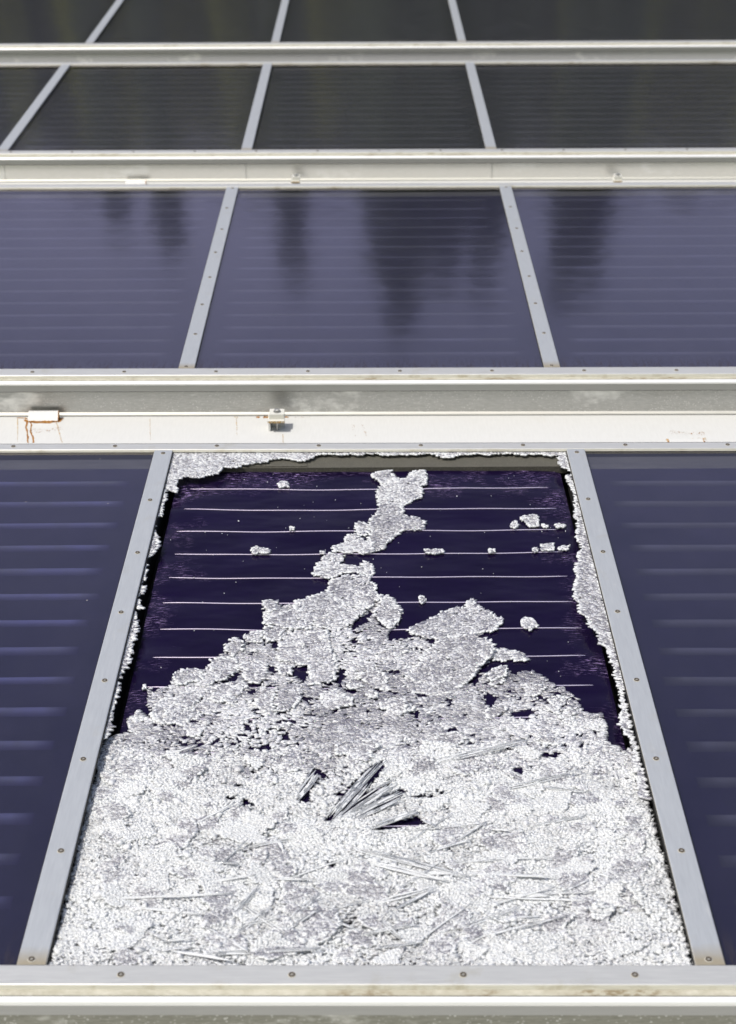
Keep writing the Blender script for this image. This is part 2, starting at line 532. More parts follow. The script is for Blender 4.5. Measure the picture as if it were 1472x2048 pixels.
def broken_glass(name, clear, tint, rough, micro=0.5, spark=1.0):
    """crazed toughened glass: 'clear' = how much one sees through a granule; fracture faces scatter, so part of the light goes through"""
    mt, nt, N, L, out = new_mat(name)
    at = N.new('ShaderNodeAttribute'); at.attribute_name = 'grain'; at.attribute_type = 'GEOMETRY'
    g = at.outputs['Fac']
    v = mapped(nt, (1, 1, 1))
    n1 = noise(nt, 420, v, 3, 0.7)
    n2 = noise(nt, 900, v, 1)
    k = math_n(nt, 'ADD', math_n(nt, 'MULTIPLY', g, 1 - micro), math_n(nt, 'MULTIPLY', ramp(nt, n1, [(0.38, (0, 0, 0)), (0.62, (1, 1, 1))]), micro))
    c = ramp(nt, k, [(0.0, (0.50, 0.45, 0.68) if name == 'crazed_glass_face' else tuple(q * 0.75 for q in tint)), (0.42, tint), (0.85, (0.96, 0.98, 0.98))])  # colour range stands in for purple sheet glow and sun-catching granules
    bp = bump(nt, n2, 0.7, 0.0018)
    df = N.new('ShaderNodeBsdfDiffuse'); L.new(c, df.inputs[0]); L.new(bp, df.inputs['Normal'])
    tl_ = N.new('ShaderNodeBsdfTranslucent'); L.new(c, tl_.inputs[0])
    m0 = N.new('ShaderNodeMixShader'); m0.inputs[0].default_value = 0.22
    L.new(df.outputs[0], m0.inputs[1]); L.new(tl_.outputs[0], m0.inputs[2])
    tr = N.new('ShaderNodeBsdfTransparent'); tr.inputs[0].default_value = (0.93, 0.95, 0.95, 1)
    gl = N.new('ShaderNodeBsdfGlossy'); gl.inputs['Roughness'].default_value = rough
    L.new(bp, gl.inputs['Normal'])
    fr = N.new('ShaderNodeFresnel'); fr.inputs['IOR'].default_value = 1.5
    ds = N.new('ShaderNodeBsdfGlass'); ds.inputs['IOR'].default_value = 1.5; ds.inputs['Roughness'].default_value = 0.05
    mg = N.new('ShaderNodeMixShader'); mg.inputs[0].default_value = 0.45
    L.new(tr.outputs[0], mg.inputs[1]); L.new(ds.outputs[0], mg.inputs[2])
    m1 = N.new('ShaderNodeMixShader'); m2 = N.new('ShaderNodeMixShader')
    L.new(ramp(nt, k, [(0.25, (min(0.95, clear * 1.6),) * 3), (0.5, (clear,) * 3), (0.72, (clear * 0.05,) * 3)]), m1.inputs[0])
    L.new(m0.outputs[0], m1.inputs[1]); L.new(mg.outputs[0], m1.inputs[2])
    L.new(math_n(nt, 'MINIMUM', math_n(nt, 'MULTIPLY', fr.outputs[0], spark), 0.20), m2.inputs[0]); L.new(m1.outputs[0], m2.inputs[1]); L.new(gl.outputs[0], m2.inputs[2])
    L.new(m2.outputs[0], out.inputs[0])
    return mt


M['g_top'] = broken_glass('crazed_glass_face', 0.50, (0.88, 0.87, 0.95), 0.24, 0.30, 1.7)
M['g_side'] = broken_glass('fractured_glass_edge', 0.04, (0.97, 0.97, 0.98), 0.25, 0.2, 2.2)
M['g_crumb'] = broken_glass('glass_crumb', 0.16, (0.97, 0.99, 0.99), 0.23, 0.35, 2.4)
M['g_white'] = broken_glass('frosted_glass_piece', 0.04, (0.95, 0.97, 0.97), 0.3, 0.5, 1.0)
M['g_clear'] = broken_glass('clear_glass_sliver', 0.58, (0.80, 0.83, 0.88), 0.2, 0.25, 1.5)

mt, nt, N, L, out = new_mat('hill_grass')
n1 = noise(nt, 0.5, mapped(nt, (1, 1, 1)), 8, 0.7)
principled(nt, out, ramp(nt, n1, [(0.3, (0.045, 0.07, 0.02)), (0.7, (0.12, 0.13, 0.05))]), 0.9); M['grass'] = mt
mt, nt, N, L, out = new_mat('conifer_needles')
oi = N.new('ShaderNodeObjectInfo')
n1 = noise(nt, 1.2, mapped(nt, (1, 1, 1)), 5, 0.7)
principled(nt, out, ramp(nt, n1, [(0.3, (0.10, 0.105, 0.085)), (0.7, (0.26, 0.26, 0.17))]), 0.8); M['needles'] = mt
mt, nt, N, L, out = new_mat('paler_needles')
n1 = noise(nt, 1.2, mapped(nt, (1, 1, 1)), 5, 0.7)
principled(nt, out, ramp(nt, n1, [(0.3, (0.22, 0.24, 0.10)), (0.7, (0.46, 0.46, 0.18))]), 0.8); M['needles_pale'] = mt
mt, nt, N, L, out = new_mat('near_needles')
principled(nt, out, ramp(nt, noise(nt, 1.2, mapped(nt, (1, 1, 1)), 5, 0.7), [(0.3, (0.17, 0.20, 0.17)), (0.7, (0.36, 0.39, 0.29))]), 0.8); M['needles_mid'] = mt
mt, nt, N, L, out = new_mat('light_leaves')
principled(nt, out, ramp(nt, noise(nt, 1.2, mapped(nt, (1, 1, 1)), 5, 0.7), [(0.3, (0.34, 0.36, 0.12)), (0.7, (0.55, 0.56, 0.22))]), 0.8); M['leaves_light'] = mt
mt, nt, N, L, out = new_mat('conifer_bark')
principled(nt, out, (0.07, 0.05, 0.035), 0.9); M['bark'] = mt

# ------------------------------------------------------------------ the hillside
RINGS = [-60, -20, -8, 0, 6, 14, 25, 45, 80, 200, 900]
g = MB()
xs = [-900, -200, -60, -25, -10, 0, 10, 25, 60, 200, 900]
for s in RINGS:
    for x in xs:
        ss = min(max(s, -8), 80)
        w = W(0, ss, -1.15)
        y = w.y + (s - ss)
        g.v.append((x, y, w.z + (0.25 * math.sin(x * 0.3 + s) if abs(s) > 14 else 0)))
for i in range(len(RINGS) - 1):
    for j in range(len(xs) - 1):
        a = i * len(xs) + j
        g.face([a, a + 1, a + 1 + len(xs), a + len(xs)])
o = g.build('grass_hillside', M['grass'], smooth=True)
tag(o, kind='structure')

# ------------------------------------------------------------------ rows of collectors
#         bottom s, top s, level h, bottom-rail width, pane seams x
ROWS = [
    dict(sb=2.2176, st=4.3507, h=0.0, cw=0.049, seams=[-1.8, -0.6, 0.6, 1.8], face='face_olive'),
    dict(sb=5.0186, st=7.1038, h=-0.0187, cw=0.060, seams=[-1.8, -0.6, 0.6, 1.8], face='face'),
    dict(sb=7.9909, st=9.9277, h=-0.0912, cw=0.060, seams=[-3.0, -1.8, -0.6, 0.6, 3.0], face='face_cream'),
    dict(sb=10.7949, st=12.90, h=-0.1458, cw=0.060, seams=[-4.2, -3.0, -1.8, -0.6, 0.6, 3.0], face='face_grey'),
]
ROWNAME = ['front row', 'second row', 'third row', 'rearmost row']


def screw(parent, x, y, z, lab=None):
    b = MB()
    b.lathe(x, y, [(0.0074, 0.0002), (0.0060, 0.0006)], 14, 2)
    b.lathe(x, y, [(0.0060, 0.0006), (0.0056, 0.0022), (0.0036, 0.0026), (0.0026, 0.0012)], 14, 0)
    b.lathe(x, y, [(0.0026, 0.0012), (0.0, 0.0014)], 14, 1)
    b.v = [(p, q, w + z) for (p, q, w) in b.v]
    b.build('screw', [M['screw'], M['screw_in'], M['ring']], parent, smooth=False)


def make_frame(ri, r):
    x0, x1 = r['seams'][0], r['seams'][-1]
    L_ = r['st'] - r['sb']; cw = r['cw']; D = 0.126
    t = thing('collector_frame', ['bare aluminium frame of the nearest row, screwed around the shattered pane',
                                  'aluminium frame of the second row, directly uphill of the white rusty beam',
                                  'slightly blurred pale frame of the third row with seams in its front face',
                                  'farthest blurred aluminium frame at the very top of the picture'][ri],
              'frame', 0, r['sb'], r['h'], 'frames of the collector rows')
    # bottom rail, outer profile: y negative is downhill
    f = MB()
    prof = [(0.0, 0.0), (0.0, 0.0068), (-0.004, 0.0080), (-cw + 0.0015, 0.0080), (-cw, 0.0068), (-cw - 0.002, -0.0025)]
    mats = [4, 0, 0, 0, 1, 4]
    f.extrude_x(prof, x0 - 0.03, x1 + 0.03, mats)
    br = f.build('bottom_rail', [M['rail'], M['edge'], M['ledge'], M['bead'], M['dark']], t)
    k = int((x1 - x0) / 0.3)
    off = {0: -0.4375, 1: -0.47 - 0.03, 2: 0.05, 3: 0.05}[ri]
    for i in range(-8, 12):
        x = off + 0.3 * i
        if x0 < x < x1 and ri < 3:
            screw(br, x, -cw * 0.52 - SHEAR * x, 0.008)
    # ledge
    f = MB()
    a = -cw - 0.002
    f.extrude_x([(0.0, -0.012), (0.0, -0.0026), (a, -0.0026), (a - 0.011, -0.0050), (a - 0.011, -0.014)], x0 - 0.03, x1 + 0.03, [0, 0, 0, 0, 0])
    f.build('dirt_ledge', [M['ledge']], t)
    # rounded bead, its sunlit white put into the colour, and grey lip
    f = MB()
    b0 = a - 0.0128
    arc = [(b0 - 0.0105 * math.sin(q), -0.0168 + 0.0112 * math.cos(q)) for q in [R(z) for z in range(0, 91, 10)]]
    prof = [(b0, -0.038)] + [(b0, -0.0056)] + arc[1:] + [(b0 - 0.0105, -0.0385), (b0 - 0.0095, -0.0392)]
    f.extrude_x(prof, x0 - 0.03, x1 + 0.03, [1, 0] + [0] * (len(arc) - 2) + [1, 1, 1])
    lip = f.build('drip_lip', [M['bead'], M['lip']], t)
    # side wall below the lip
    f = MB()
    c0 = b0 - 0.004
    prof = [(c0 + 0.006, -0.0390), (c0, -0.0392), (c0, -0.1155), (c0 - 0.002, -0.1175), (c0 - 0.007, -0.1205), (c0 - 0.008, -0.1225), (c0 - 0.0072, -0.1245), (c0 + 0.006, -0.1250)]
    f.extrude_x(prof, x0 - 0.03, x1 + 0.03, [0, 0, 1, 1, 1, 1, 0, 0])
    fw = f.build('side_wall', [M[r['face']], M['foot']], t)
    sm = MB(); sm.box(x0 - 0.02, x1 + 0.02, c0 - 0.0007, c0 + 0.001, -0.0425, -0.0392, shear=True); sm.build('lip_shade_strip', M['dark'], fw)  # dark strip added as the shade line under the lip
    if ri == 2:
        for x in (-2.4, -1.78, -0.60, 0.60, 1.8):
            sm = MB()
            sm.box(x - 0.002, x + 0.002, c0 - 0.0008 - SHEAR * x, c0 - SHEAR * x, -0.115, -0.043)
            sm.build('joint_seam', M['face'], fw)
    # top rail
    f = MB()
    y0 = L_
    f.extrude_x([(y0 + 0.040, 0.0085), (y0 + 0.0015, 0.0085), (y0, 0.0075), (y0 - 0.0015, 0.0005), (y0 + 0.040, 0.0005)][::-1], x0 - 0.03, x1 + 0.03, [1, 1, 0, 0, 0])
    tr_ = f.build('top_rail', [M['rail'], M['edge']], t)
    off = {0: -0.1478, 1: 0.1, 2: 0.1, 3: 0.1}[ri]
    for i in range(-6, 8):
        x = off + 0.2985 * i
        if x0 < x < x1 and ri == 0:
            screw(tr_, x, y0 + 0.024 - SHEAR * x, 0.0085)
    # back wall, end walls and tray
    f = MB()
    f.box(x0 - 0.03, x1 + 0.03, y0 + 0.040, y0 + 0.043, -0.125, 0.0083, shear=True)
    f.box(x0 - 0.033, x0 - 0.0302, -cw, y0 + 0.040, -0.124, 0.006)
    f.box(x1 + 0.0302, x1 + 0.033, -cw, y0 + 0.040, -0.124, 0.006)
    f.box(x0 - 0.029, x1 + 0.029, -cw + 0.002, y0 + 0.039, -0.1235, -0.1195, shear=True)
    f.build('back_tray', M['dark'], t)
    # cover strips between the panes
    hw = 0.026
    for sx in r['seams'][1:-1]:
        f = MB()
        f.extrude_y([(sx - hw, 0.0), (sx - hw, 0.0062), (sx - hw + 0.0015, 0.0072), (sx + hw - 0.0015, 0.0072), (sx + hw, 0.0062), (sx + hw, 0.0)],
                    0.0006 - SHEAR * sx, L_ - 0.0018 - SHEAR * sx, [1, 0, 0, 0, 1, 1])
        mu = f.build('cover_strip', [M['cap'], M['edge']], t)
        for sd in (-1, 1):
            f = MB()
            xo = sx + sd * (hw + 0.0013)
            f.box(xo - 0.0011, xo + 0.0011, 0.001 - SHEAR * sx, L_ - 0.003 - SHEAR * sx, -0.0002, 0.0024)
            f.build('rubber_seal', M['dark'], mu)
        # inner web of the box below the strip
        f = MB()
        f.box(sx - 0.022, sx + 0.022, 0.001, L_ - 0.003, -0.119, -0.0004)
        f.build('divider', M['dark'], mu)
        if ri < 2:
            for i in range(8):
                y = 0.014 + 0.2995 * i * (L_ / 2.133)
                if y < L_ - 0.005:
                    screw(mu, sx + (0.0012 if i % 2 else -0.0015), y - SHEAR * sx, 0.0072)
    return t


for i, r in enumerate(ROWS):
    make_frame(i, r)

H_ABS = -0.028
PITCH = 0.1262
RIB0 = 4.168   # first weld line below the top of the front row (field s)


def absorber_h(x, s):
    return 0.0012 * np.sin(x * 9 + 1.3 * np.sin(s * 5)) + 0.0010 * np.sin(s * 31 + x * 3) * np.cos(x * 4.1) + 0.0007 * np.sin(x * 23 + s * 14)


def make_panel(ri, r, xa, xb, broken, label):
    L_ = r['st'] - r['sb']
    cx = 0.0
    t = thing('solar_panel', label, 'solar panel', (xa + xb) / 2, r['sb'], r['h'], 'glazed solar panels set in the frames')
    w = (xb - xa) / 2
    xl, xr = (-w + 0.052, w - 0.050) if broken else (-w + 0.012, w - 0.012)
    HA = H_ABS if broken else -0.013
    ytop = L_ - (0.034 if broken else 0.088)
    yf = L_ + 0.037 if broken else L_ - 0.004
    # absorber sheet
    sh = SHEAR * (xa + xb) / 2
    nx, ny = (48, 90) if broken else (int(16 * w), 20)
    b = MB()
    for j in range(ny + 1):
        for i in range(nx + 1):
            x = xl + (xr - xl) * i / nx; y = 0.006 + (ytop - 0.006) * j / ny
            z = HA + (float(absorber_h(x, y)) if broken else 0)
            if broken:
                e = min(x - xl, xr - x)
                z += -0.004 * math.exp(-e / 0.012) + 0.0018 * math.exp(-e / 0.05) * math.sin(y * 60 + 7 * math.sin(y * 13))
                z += -0.004 * math.exp(-(ytop - y) / 0.010)
            b.v.append((x, y - sh, z))
    for j in range(ny):
        for i in range(nx):
            a = j * (nx + 1) + i
            b.face([a, a + 1, a + nx + 2, a + nx + 1])
    ab = b.build('absorber_sheet', M['bare'] if broken else M[('absorber', 'absorber_mid', 'absorber_dark', 'absorber_dark')[ri]], t, smooth=True)
    n = int((ytop - 0.02) / PITCH) + 1
    top_gap = (r['st'] - RIB0) if ri == 0 else 0.153
    rng = random.Random(ri * 7 + int(xa * 10))
    for i in range(n):
        y = L_ - top_gap - i * PITCH
        if y < 0.03: break
        q = MB()
        e0 = xl + (0.030 if broken else 0.055) + rng.uniform(0, 0.016); e1 = xr - (0.030 if broken else 0.055) - rng.uniform(0, 0.02)
        if broken and i == 0: e0 += 0.0
        segs = 40
        rad = 0.0014 if broken else 0.017 + 0.005 * rng.random()
        hgt = 0.0017 if broken else 0.0010
        A = [R(z) for z in ((0, 30, 60, 90, 120, 150, 180) if broken else (0, 45, 90, 135, 180))]
        for k in range(segs + 1):
            fq = k / segs
            x = e0 + (e1 - e0) * fq
            sag = (-0.006 if broken else -0.0025) * math.sin(math.pi * fq) + 0.0006 * math.sin(x * 12 + i)
            tp = min(1.0, (0.02 + fq) * 20, (1.02 - fq) * 20) if broken else 1.0
            for aa in A:
                yy = y + sag + rad * math.cos(aa) * tp
                z = HA + (float(absorber_h(x, y)) if broken else 0) + hgt * math.sin(aa) * tp + (-0.0003 if not broken else 0)
                q.v.append((x, yy - sh, z))
        kk = len(A)
        for k in range(segs):
            for a in range(kk - 1):
                p0 = k * kk + a
                q.face([p0, p0 + kk, p0 + kk + 1, p0 + 1])
        q.build('weld_line', M['weld'] if broken else M[('weld_soft' if xa < 0 else 'weld_mid', 'weld_mid', 'weld_dark', 'weld_dark')[ri]], ab, smooth=True)
    # insulation strip at the top of the tray
    b = MB()
    if broken:
        b.box(-w + 0.03, w - 0.03, L_ - 0.075, yf, -0.036, -0.0145)
    else:
        b.box(-w + 0.012, w - 0.012, ytop + 0.001, yf, HA - 0.020, HA - 0.006)
    if broken:
        b.box(-w + 0.055, -w + 0.42, L_ - 0.070, L_ + 0.030, -0.0142, -0.0120)
    b.build('insulation_strip', M['felt'] if broken else M['felt_dim'], t)
    if not broken:
        b = MB()
        b.box(-w + 0.010, w - 0.010, 0.002, L_ - 0.003, -0.0040, -0.0003)
        b.v = [(x, y - sh, z) for (x, y, z) in b.v]
        b.build('glass_pane', M['pane'], t)
    return t


LAB = {
    (0, 0): 'intact dark blue panel left of the shattered one, cut by the left edge',
    (0, 1): 'shattered panel with its glass fallen into a heap over a bare purple absorber',
    (0, 2): 'intact dark blue panel right of the shattered one, cut by the right edge',
    (1, 0): 'purple blue panel of the second row, left of its left cover strip',
    (1, 1): 'purple blue middle panel of the second row with tree reflections',
    (1, 2): 'purple blue panel of the second row, right of its right cover strip',
    (2, 0): 'narrow visible bit of dark panel at the far left of the third row',
    (2, 1): 'dark grey panel of the third row between its two left cover strips',
    (2, 2): 'dark grey panel in the middle of the third row',
    (2, 3): 'wide dark panel at the right end of the third row, greenish streaks',
    (3, 0): 'leftmost panel of the rearmost row, mostly outside the picture',
    (3, 1): 'dark panel at the top left corner, left of the slanting strip',
    (3, 2): 'dark panel of the rearmost row, between its slanting and middle strips',
    (3, 3): 'narrow dark panel in the middle of the rearmost row',
    (3, 4): 'wide dark panel at the top right corner with green streaks',
}
for ri, r in enumerate(ROWS):
    for k in range(len(r['seams']) - 1):
        if ri == 3 and k == 0: continue
        make_panel(ri, r, r['seams'][k], r['seams'][k + 1], ri == 0 and k == 1, LAB[(ri, k)])

# ------------------------------------------------------------------ white steel beams under the lower edges
BEAM_H = -0.1262
for ri in (0, 1, 2, 3):
    r = ROWS[ri]
    t = thing('steel_beam', ['white steel beam below the lower edge of the nearest row',
                             'white painted steel beam with rust runs, above the shattered panel',
                             'pale steel beam showing as a thin line below the third row',
                             'steel beam below the rearmost row, almost hidden'][ri], 'beam', 0, r['sb'], r['h'] + BEAM_H)
    x0, x1 = r['seams'][0] - 0.4, r['seams'][-1] + 0.4
    fr_, bk = (-0.34 if ri != 3 else -0.30), 0.06
    b = MB(); b.box(x0, x1, fr_, bk, -0.012, -0.0006, shear=True); fl = b.build('top_flange', M['paint'], t)
    b = MB(); b.box(x0, x1, (fr_ + bk) / 2 - 0.005, (fr_ + bk) / 2 + 0.005, -0.30, -0.0124, shear=True); b.build('web', M['paint'], t)
    b = MB(); b.box(x0, x1, fr_, bk, -0.3125, -0.3004, shear=True); b.build('bottom_flange', M['paint'], t)
    r['flange'] = fl
    r['fh'] = r['h'] + BEAM_H - 0.0006
    for x in (x0 + 0.2, x1 - 0.2):
        b = MB()
        b.box(x - 0.05, x + 0.05, (fr_ + bk) / 2 - 0.05, (fr_ + bk) / 2 + 0.05, -1.35, -0.3130)
        b.build('post', M['paint'], t)


def to_row(ri, px, py, lift=0.0):
    h = ROWS[ri]['fh'] + lift
    x, s = on_plane(px, py, h)
    return x, s, h


def stain(ri, pts, width, mat, name='rust_stain'):
    """a ribbon of rust on the flange following measured points"""
    r = ROWS[ri]
    b = MB(); P = []
    for (px, py, wm) in pts:
        x, s, h = to_row(ri, px, py)
        P.append((x, s - r['sb'], wm))
    # subdivide with a little wander
    Q = []
    rng = random.Random(int(pts[0][0]))
    for i in range(len(P) - 1):
        for k in range(6):
            f = k / 6
            Q.append(tuple(P[i][j] * (1 - f) + P[i + 1][j] * f for j in range(3)))
    Q.append(P[-1])
    n = len(Q)
    for i, (x, y, wm) in enumerate(Q):
        a = Q[max(i - 1, 0)]; c = Q[min(i + 1, n - 1)]
        d = Vector((c[0] - a[0], c[1] - a[1])).normalized(); nrm = Vector((-d.y, d.x))
        x += rng.uniform(-1, 1) * 0.0009; y += rng.uniform(-1, 1) * 0.0009
        ww = width * wm * rng.uniform(0.6, 1.35) / 2
        b.v.append((x + nrm.x * ww, y + nrm.y * ww, 0.0004)); b.v.append((x - nrm.x * ww, y - nrm.y * ww, 0.0004))
    for i in range(n - 1):
        b.face([2 * i, 2 * i + 1, 2 * i + 3, 2 * i + 2])
    b.v = [(x, y, z - 0.0006 + 0.0003) for (x, y, z) in b.v]
    return b.build(name, mat, r['flange'])


# rust runs below the lug at the left of the second row's beam
stain(1, [(50, 839, 1.6), (54, 846, 1.2), (52, 855, 1), (55, 868, 1.2), (56, 886, 1)], 0.0045, M['rust'])
stain(1, [(60, 842, 1.2), (63, 850, 0.8), (61, 862, 1), (66, 875, 1), (67, 886, 1)], 0.0055, M['rust'])
stain(1, [(53, 841, 1), (70, 845, 1), (100, 845, 1), (118, 842, 1.6), (122, 837, 1.8)], 0.012, M['rust'])
stain(1, [(113, 846, 1), (117, 858, 1), (120, 870, 0.6), (124, 886, 0.4)], 0.005, M['rust_thin'])
stain(1, [(34, 836, 1), (50, 836, 1), (54, 838, 1)], 0.006, M['rust'])
stain(1, [(60, 860, 1), (75, 862, 1), (103, 861, 1)], 0.030, M['rust_speck'])
stain(1, [(112, 855, 1), (120, 860, 1)], 0.035, M['rust_speck'])
stain(1, [(35, 838, 1), (35, 884, 0.6)], 0.003, M['rust_thin'])
# by the clamp
stain(1, [(526, 834.5, 1.0), (540, 835, 1.2)], 0.014, M['rust'])
stain(1, [(513, 834.5, 1), (520, 834.5, 1)], 0.010, M['rust'])
stain(1, [(567, 834.5, 1.2), (577, 834.5, 0.8)], 0.012, M['rust'])
stain(1, [(468, 834.5, 1), (476, 834.5, 1)], 0.009, M['rust_thin'])
stain(1, [(566, 868, 1), (566, 886, 1)], 0.003, M['rust_thin'])
stain(1, [(473, 836, 1), (474, 872, 0.6)], 0.0025, M['rust_thin'])
stain(1, [(300, 838, 1), (301, 880, 0.6)], 0.0022, M['rust_thin'])
stain(1, [(590, 834.5, 1), (620, 834.5, 1)], 0.004, M['rust_speck'])
stain(1, [(705, 848, 1), (712, 872, 1)], 0.006, M['rust_speck'], 'scuff_mark')
stain(1, [(724, 850, 1), (734, 872, 1)], 0.007, M['rust_speck'], 'scuff_mark')
# round the low lug at the right
stain(1, [(1338, 864, 1), (1365, 866, 1), (1410, 868, 1)], 0.025, M['rust_speck'])
stain(1, [(1385, 878, 1), (1412, 878, 1.2)], 0.012, M['rust_thin'])
stain(1, [(1334, 878, 1), (1338, 886, 1.4)], 0.008, M['rust_thin'])


def lug(ri, pxl, pxr, py_front, depth, height, label, rusty=True):
    x0, s0, h = to_row(ri, pxl, py_front); x1, _, _ = to_row(ri, pxr, py_front)
    cx = (x0 + x1) / 2; hw = (x1 - x0) / 2
    t = thing('mounting_lug', label, 'lug', cx, s0, h, 'white welded lugs on the beams')
    b = MB()
    c = 0.003
    prof = [(0, 0.0004), (0, c), (depth * 0.75, height), (depth, height), (depth, 0.0004)]
    n0 = len(b.v)
    b.extrude_x(prof, -hw, hw, shear=False)
    b.build('block', M['paint'], t)
    b = MB()
    rng = random.Random(int(pxl))
    # weld bead round the foot
    pts = [(-hw - 0.001, depth), (-hw - 0.001, -0.001)] + [(-hw + 2 * hw * k / 8, -0.0015) for k in range(1, 8)] + [(hw + 0.001, -0.001), (hw + 0.001, depth)]
    for i in range(len(pts) - 1):
        (xa, ya), (xb, yb) = pts[i], pts[i + 1]
        for k in range(2):
            f = k / 2
            rr = rng.uniform(0.0018, 0.0036)
            b.lathe(xa + (xb - xa) * f, ya + (yb - ya) * f, [(rr * 1.4, 0.0002), (rr, rr), (0.0, rr * 1.2)], 7)
    b.build('weld_bead', M['rust'], t)
    if rusty:
        b = MB()
        b.extrude_x([(y, z + (0.0006 if z > 0.001 else 0)) for y, z in prof], hw - 0.0012, hw + 0.0008, shear=False)
        b.build('rust_patch', M['rust'], t)
    return t


lug(1, 56, 116, 843.5, 0.030, 0.026, 'white lug welded to the beam at far left with rust runs below it')
lug(1, 1340, 1409, 889, 0.030, 0.007, 'low yellowed white lug on the beam at right, half behind the frame edge')
lug(2, 250, 291, 371, 0.026, 0.018, 'small white lug with one rusty corner below the third row')


def clamp(ri, pxc, py_front, w, label):
    x0, s0, h = to_row(ri, pxc, py_front, 0.030)
    r = ROWS[ri]
    h = r['fh']
    t = thing('clamp', label, 'clamp', x0, s0, h, 'hold-down clamps on the beams')
    hw = w / 2
    dep = 0.050
    b = MB()
    b.box(-hw, hw, 0.0, dep, 0.0265, 0.0310)          # top plate
    b.box(-hw + 0.004, hw - 0.001, 0.014, dep + 0.004, 0.0314, 0.0430)
    b.build('top_plate', M['cream'], t)
    b = MB()
    b.box(-hw + 0.001, hw - 0.001, dep - 0.006, dep - 0.001, 0.0004, 0.0262)
    b.box(-hw + 0.001, -hw + 0.0065, 0.012, dep - 0.0065, 0.0004, 0.0262)
    b.build('leg', M['paint'], t)
    b = MB(); b.box(-hw - 0.0005, hw + 0.0004, -0.0012, -0.0002, 0.0260, 0.0308); b.build('rust_edge', M['rust_thin'], t)
    b = MB()
    b.lathe(0.002, 0.033, [(0.0105, 0.0432), (0.0105, 0.0448), (0.0075, 0.0449)], 18)
    b.lathe(0.002, 0.033, [(0.0080, 0.0449), (0.0080, 0.0490), (0.0065, 0.0500), (0.0, 0.0500)], 6)
    b.lathe(0.002, 0.020, [(0.0035, 0.0008), (0.0035, 0.0262)], 12)
    b.build('bolt', M['lip'], t)
    t.scale = (1.15, 1.1, 1.35)
    return t


clamp(1, 552, 849, 0.046, 'small bolted clamp with a crisp shadow on the white beam')
clamp(2, 591, 367.5, 0.036, 'tiny clamp under the third row, left of the middle cover strip')
clamp(2, 1236, 366.5, 0.036, 'tiny clamp under the third row, towards the right side')

# ------------------------------------------------------------------ broken glass: traced patches in photograph pixels
SC = 2.629
def A1(pts): return [(x / SC + 200, y / SC + 880) for x, y in pts]
def A2(pts): return [(x / SC + 700, y / SC + 880) for x, y in pts]
def A3(pts): return [(x / SC + 200, y / SC + 1250) for x, y in pts]
def A4(pts): return [(x / 2.453 + 700, y / 2.453 + 1250) for x, y in pts]


def inside(poly, px, py):
    px = np.asarray(px); py = np.asarray(py)
    res = np.zeros(px.shape, bool)
    n = len(poly)
    j = n - 1
    for i in range(n):
        xi, yi = poly[i]; xj, yj = poly[j]
        if yi != yj:
            c = ((yi > py) != (yj > py)) & (px < (xj - xi) * (py - yi) / (yj - yi) + xi)
            res ^= c
        j = i
    return res


rs = np.random.RandomState(11)


def np_mesh(name, V, F, mi, grain, mats, parent=None, loc=None, rot=None):
    me = bpy.data.meshes.new(name)
    nf = len(F)
    me.vertices.add(len(V)); me.vertices.foreach_set('co', V.astype(np.float32).ravel())
    me.loops.add(nf * 4); me.loops.foreach_set('vertex_index', F.astype(np.int32).ravel())
    me.polygons.add(nf)
    me.polygons.foreach_set('loop_start', np.arange(0, nf * 4, 4, dtype=np.int32))
    me.polygons.foreach_set('loop_total', np.full(nf, 4, dtype=np.int32))
    for q in mats: me.materials.append(q)
    me.polygons.foreach_set('material_index', mi.astype(np.int32))
    at = me.attributes.new('grain', 'FLOAT', 'FACE')
    at.data.foreach_set('value', grain.astype(np.float32))
    me.update(calc_edges=True)
    me.validate()
    o = bpy.data.objects.new(name, me)
    col.objects.link(o)
    if parent: o.parent = parent
    if loc is not None: o.location = loc
    if rot is not None: o.rotation_euler = rot
    return o


BOXF = np.array([[4, 5, 6, 7], [3, 2, 1, 0], [0, 1, 5, 4], [1, 2, 6, 5], [2, 3, 7, 6], [3, 0, 4, 7]])


def cells_to_mesh(corners, zc, th, tilt, tight=False):
    """corners (n,4,2) of granules -> prisms with the top face tilted; returns V, F, mi, grain"""
    n = len(corners)
    cen = corners.mean(1, keepdims=True)
    loc = corners - cen
    sh = rs.uniform(0.97, 1.04, (n, 1, 1)) if tight else rs.uniform(0.90, 1.0, (n, 1, 1))
    top = cen + loc * sh * (0.985 if tight else 0.95)
    bot = cen + loc * sh
    hv = np.where(rs.uniform(0, 1, (n, 1)) < 0.25, 2.4, 1.0)
    tx = rs.normal(0, tilt, (n, 1)) * hv; ty = rs.normal(0, tilt, (n, 1)) * hv
    ztop = zc[:, None] + th + tx * loc[:, :, 0] + ty * loc[:, :, 1] + rs.normal(0, 0.00015, (n, 1))
    zbot = zc[:, None] + np.zeros((n, 4))
    V = np.concatenate([np.dstack([bot, zbot]), np.dstack([top, ztop])], axis=1).reshape(-1, 3)
    F = (np.arange(n)[:, None, None] * 8 + BOXF[None]).reshape(-1, 4)
    mi = np.tile(np.array([0, 0, 1, 1, 1, 1]), n)
    g = rs.uniform(0, 1, n)
    grain = np.repeat(g, 6) * 0.85 + rs.uniform(0, 0.15, n * 6)
    return V, F, mi, grain


_grid = np.random.RandomState(77).uniform(0, 1, (64, 64))


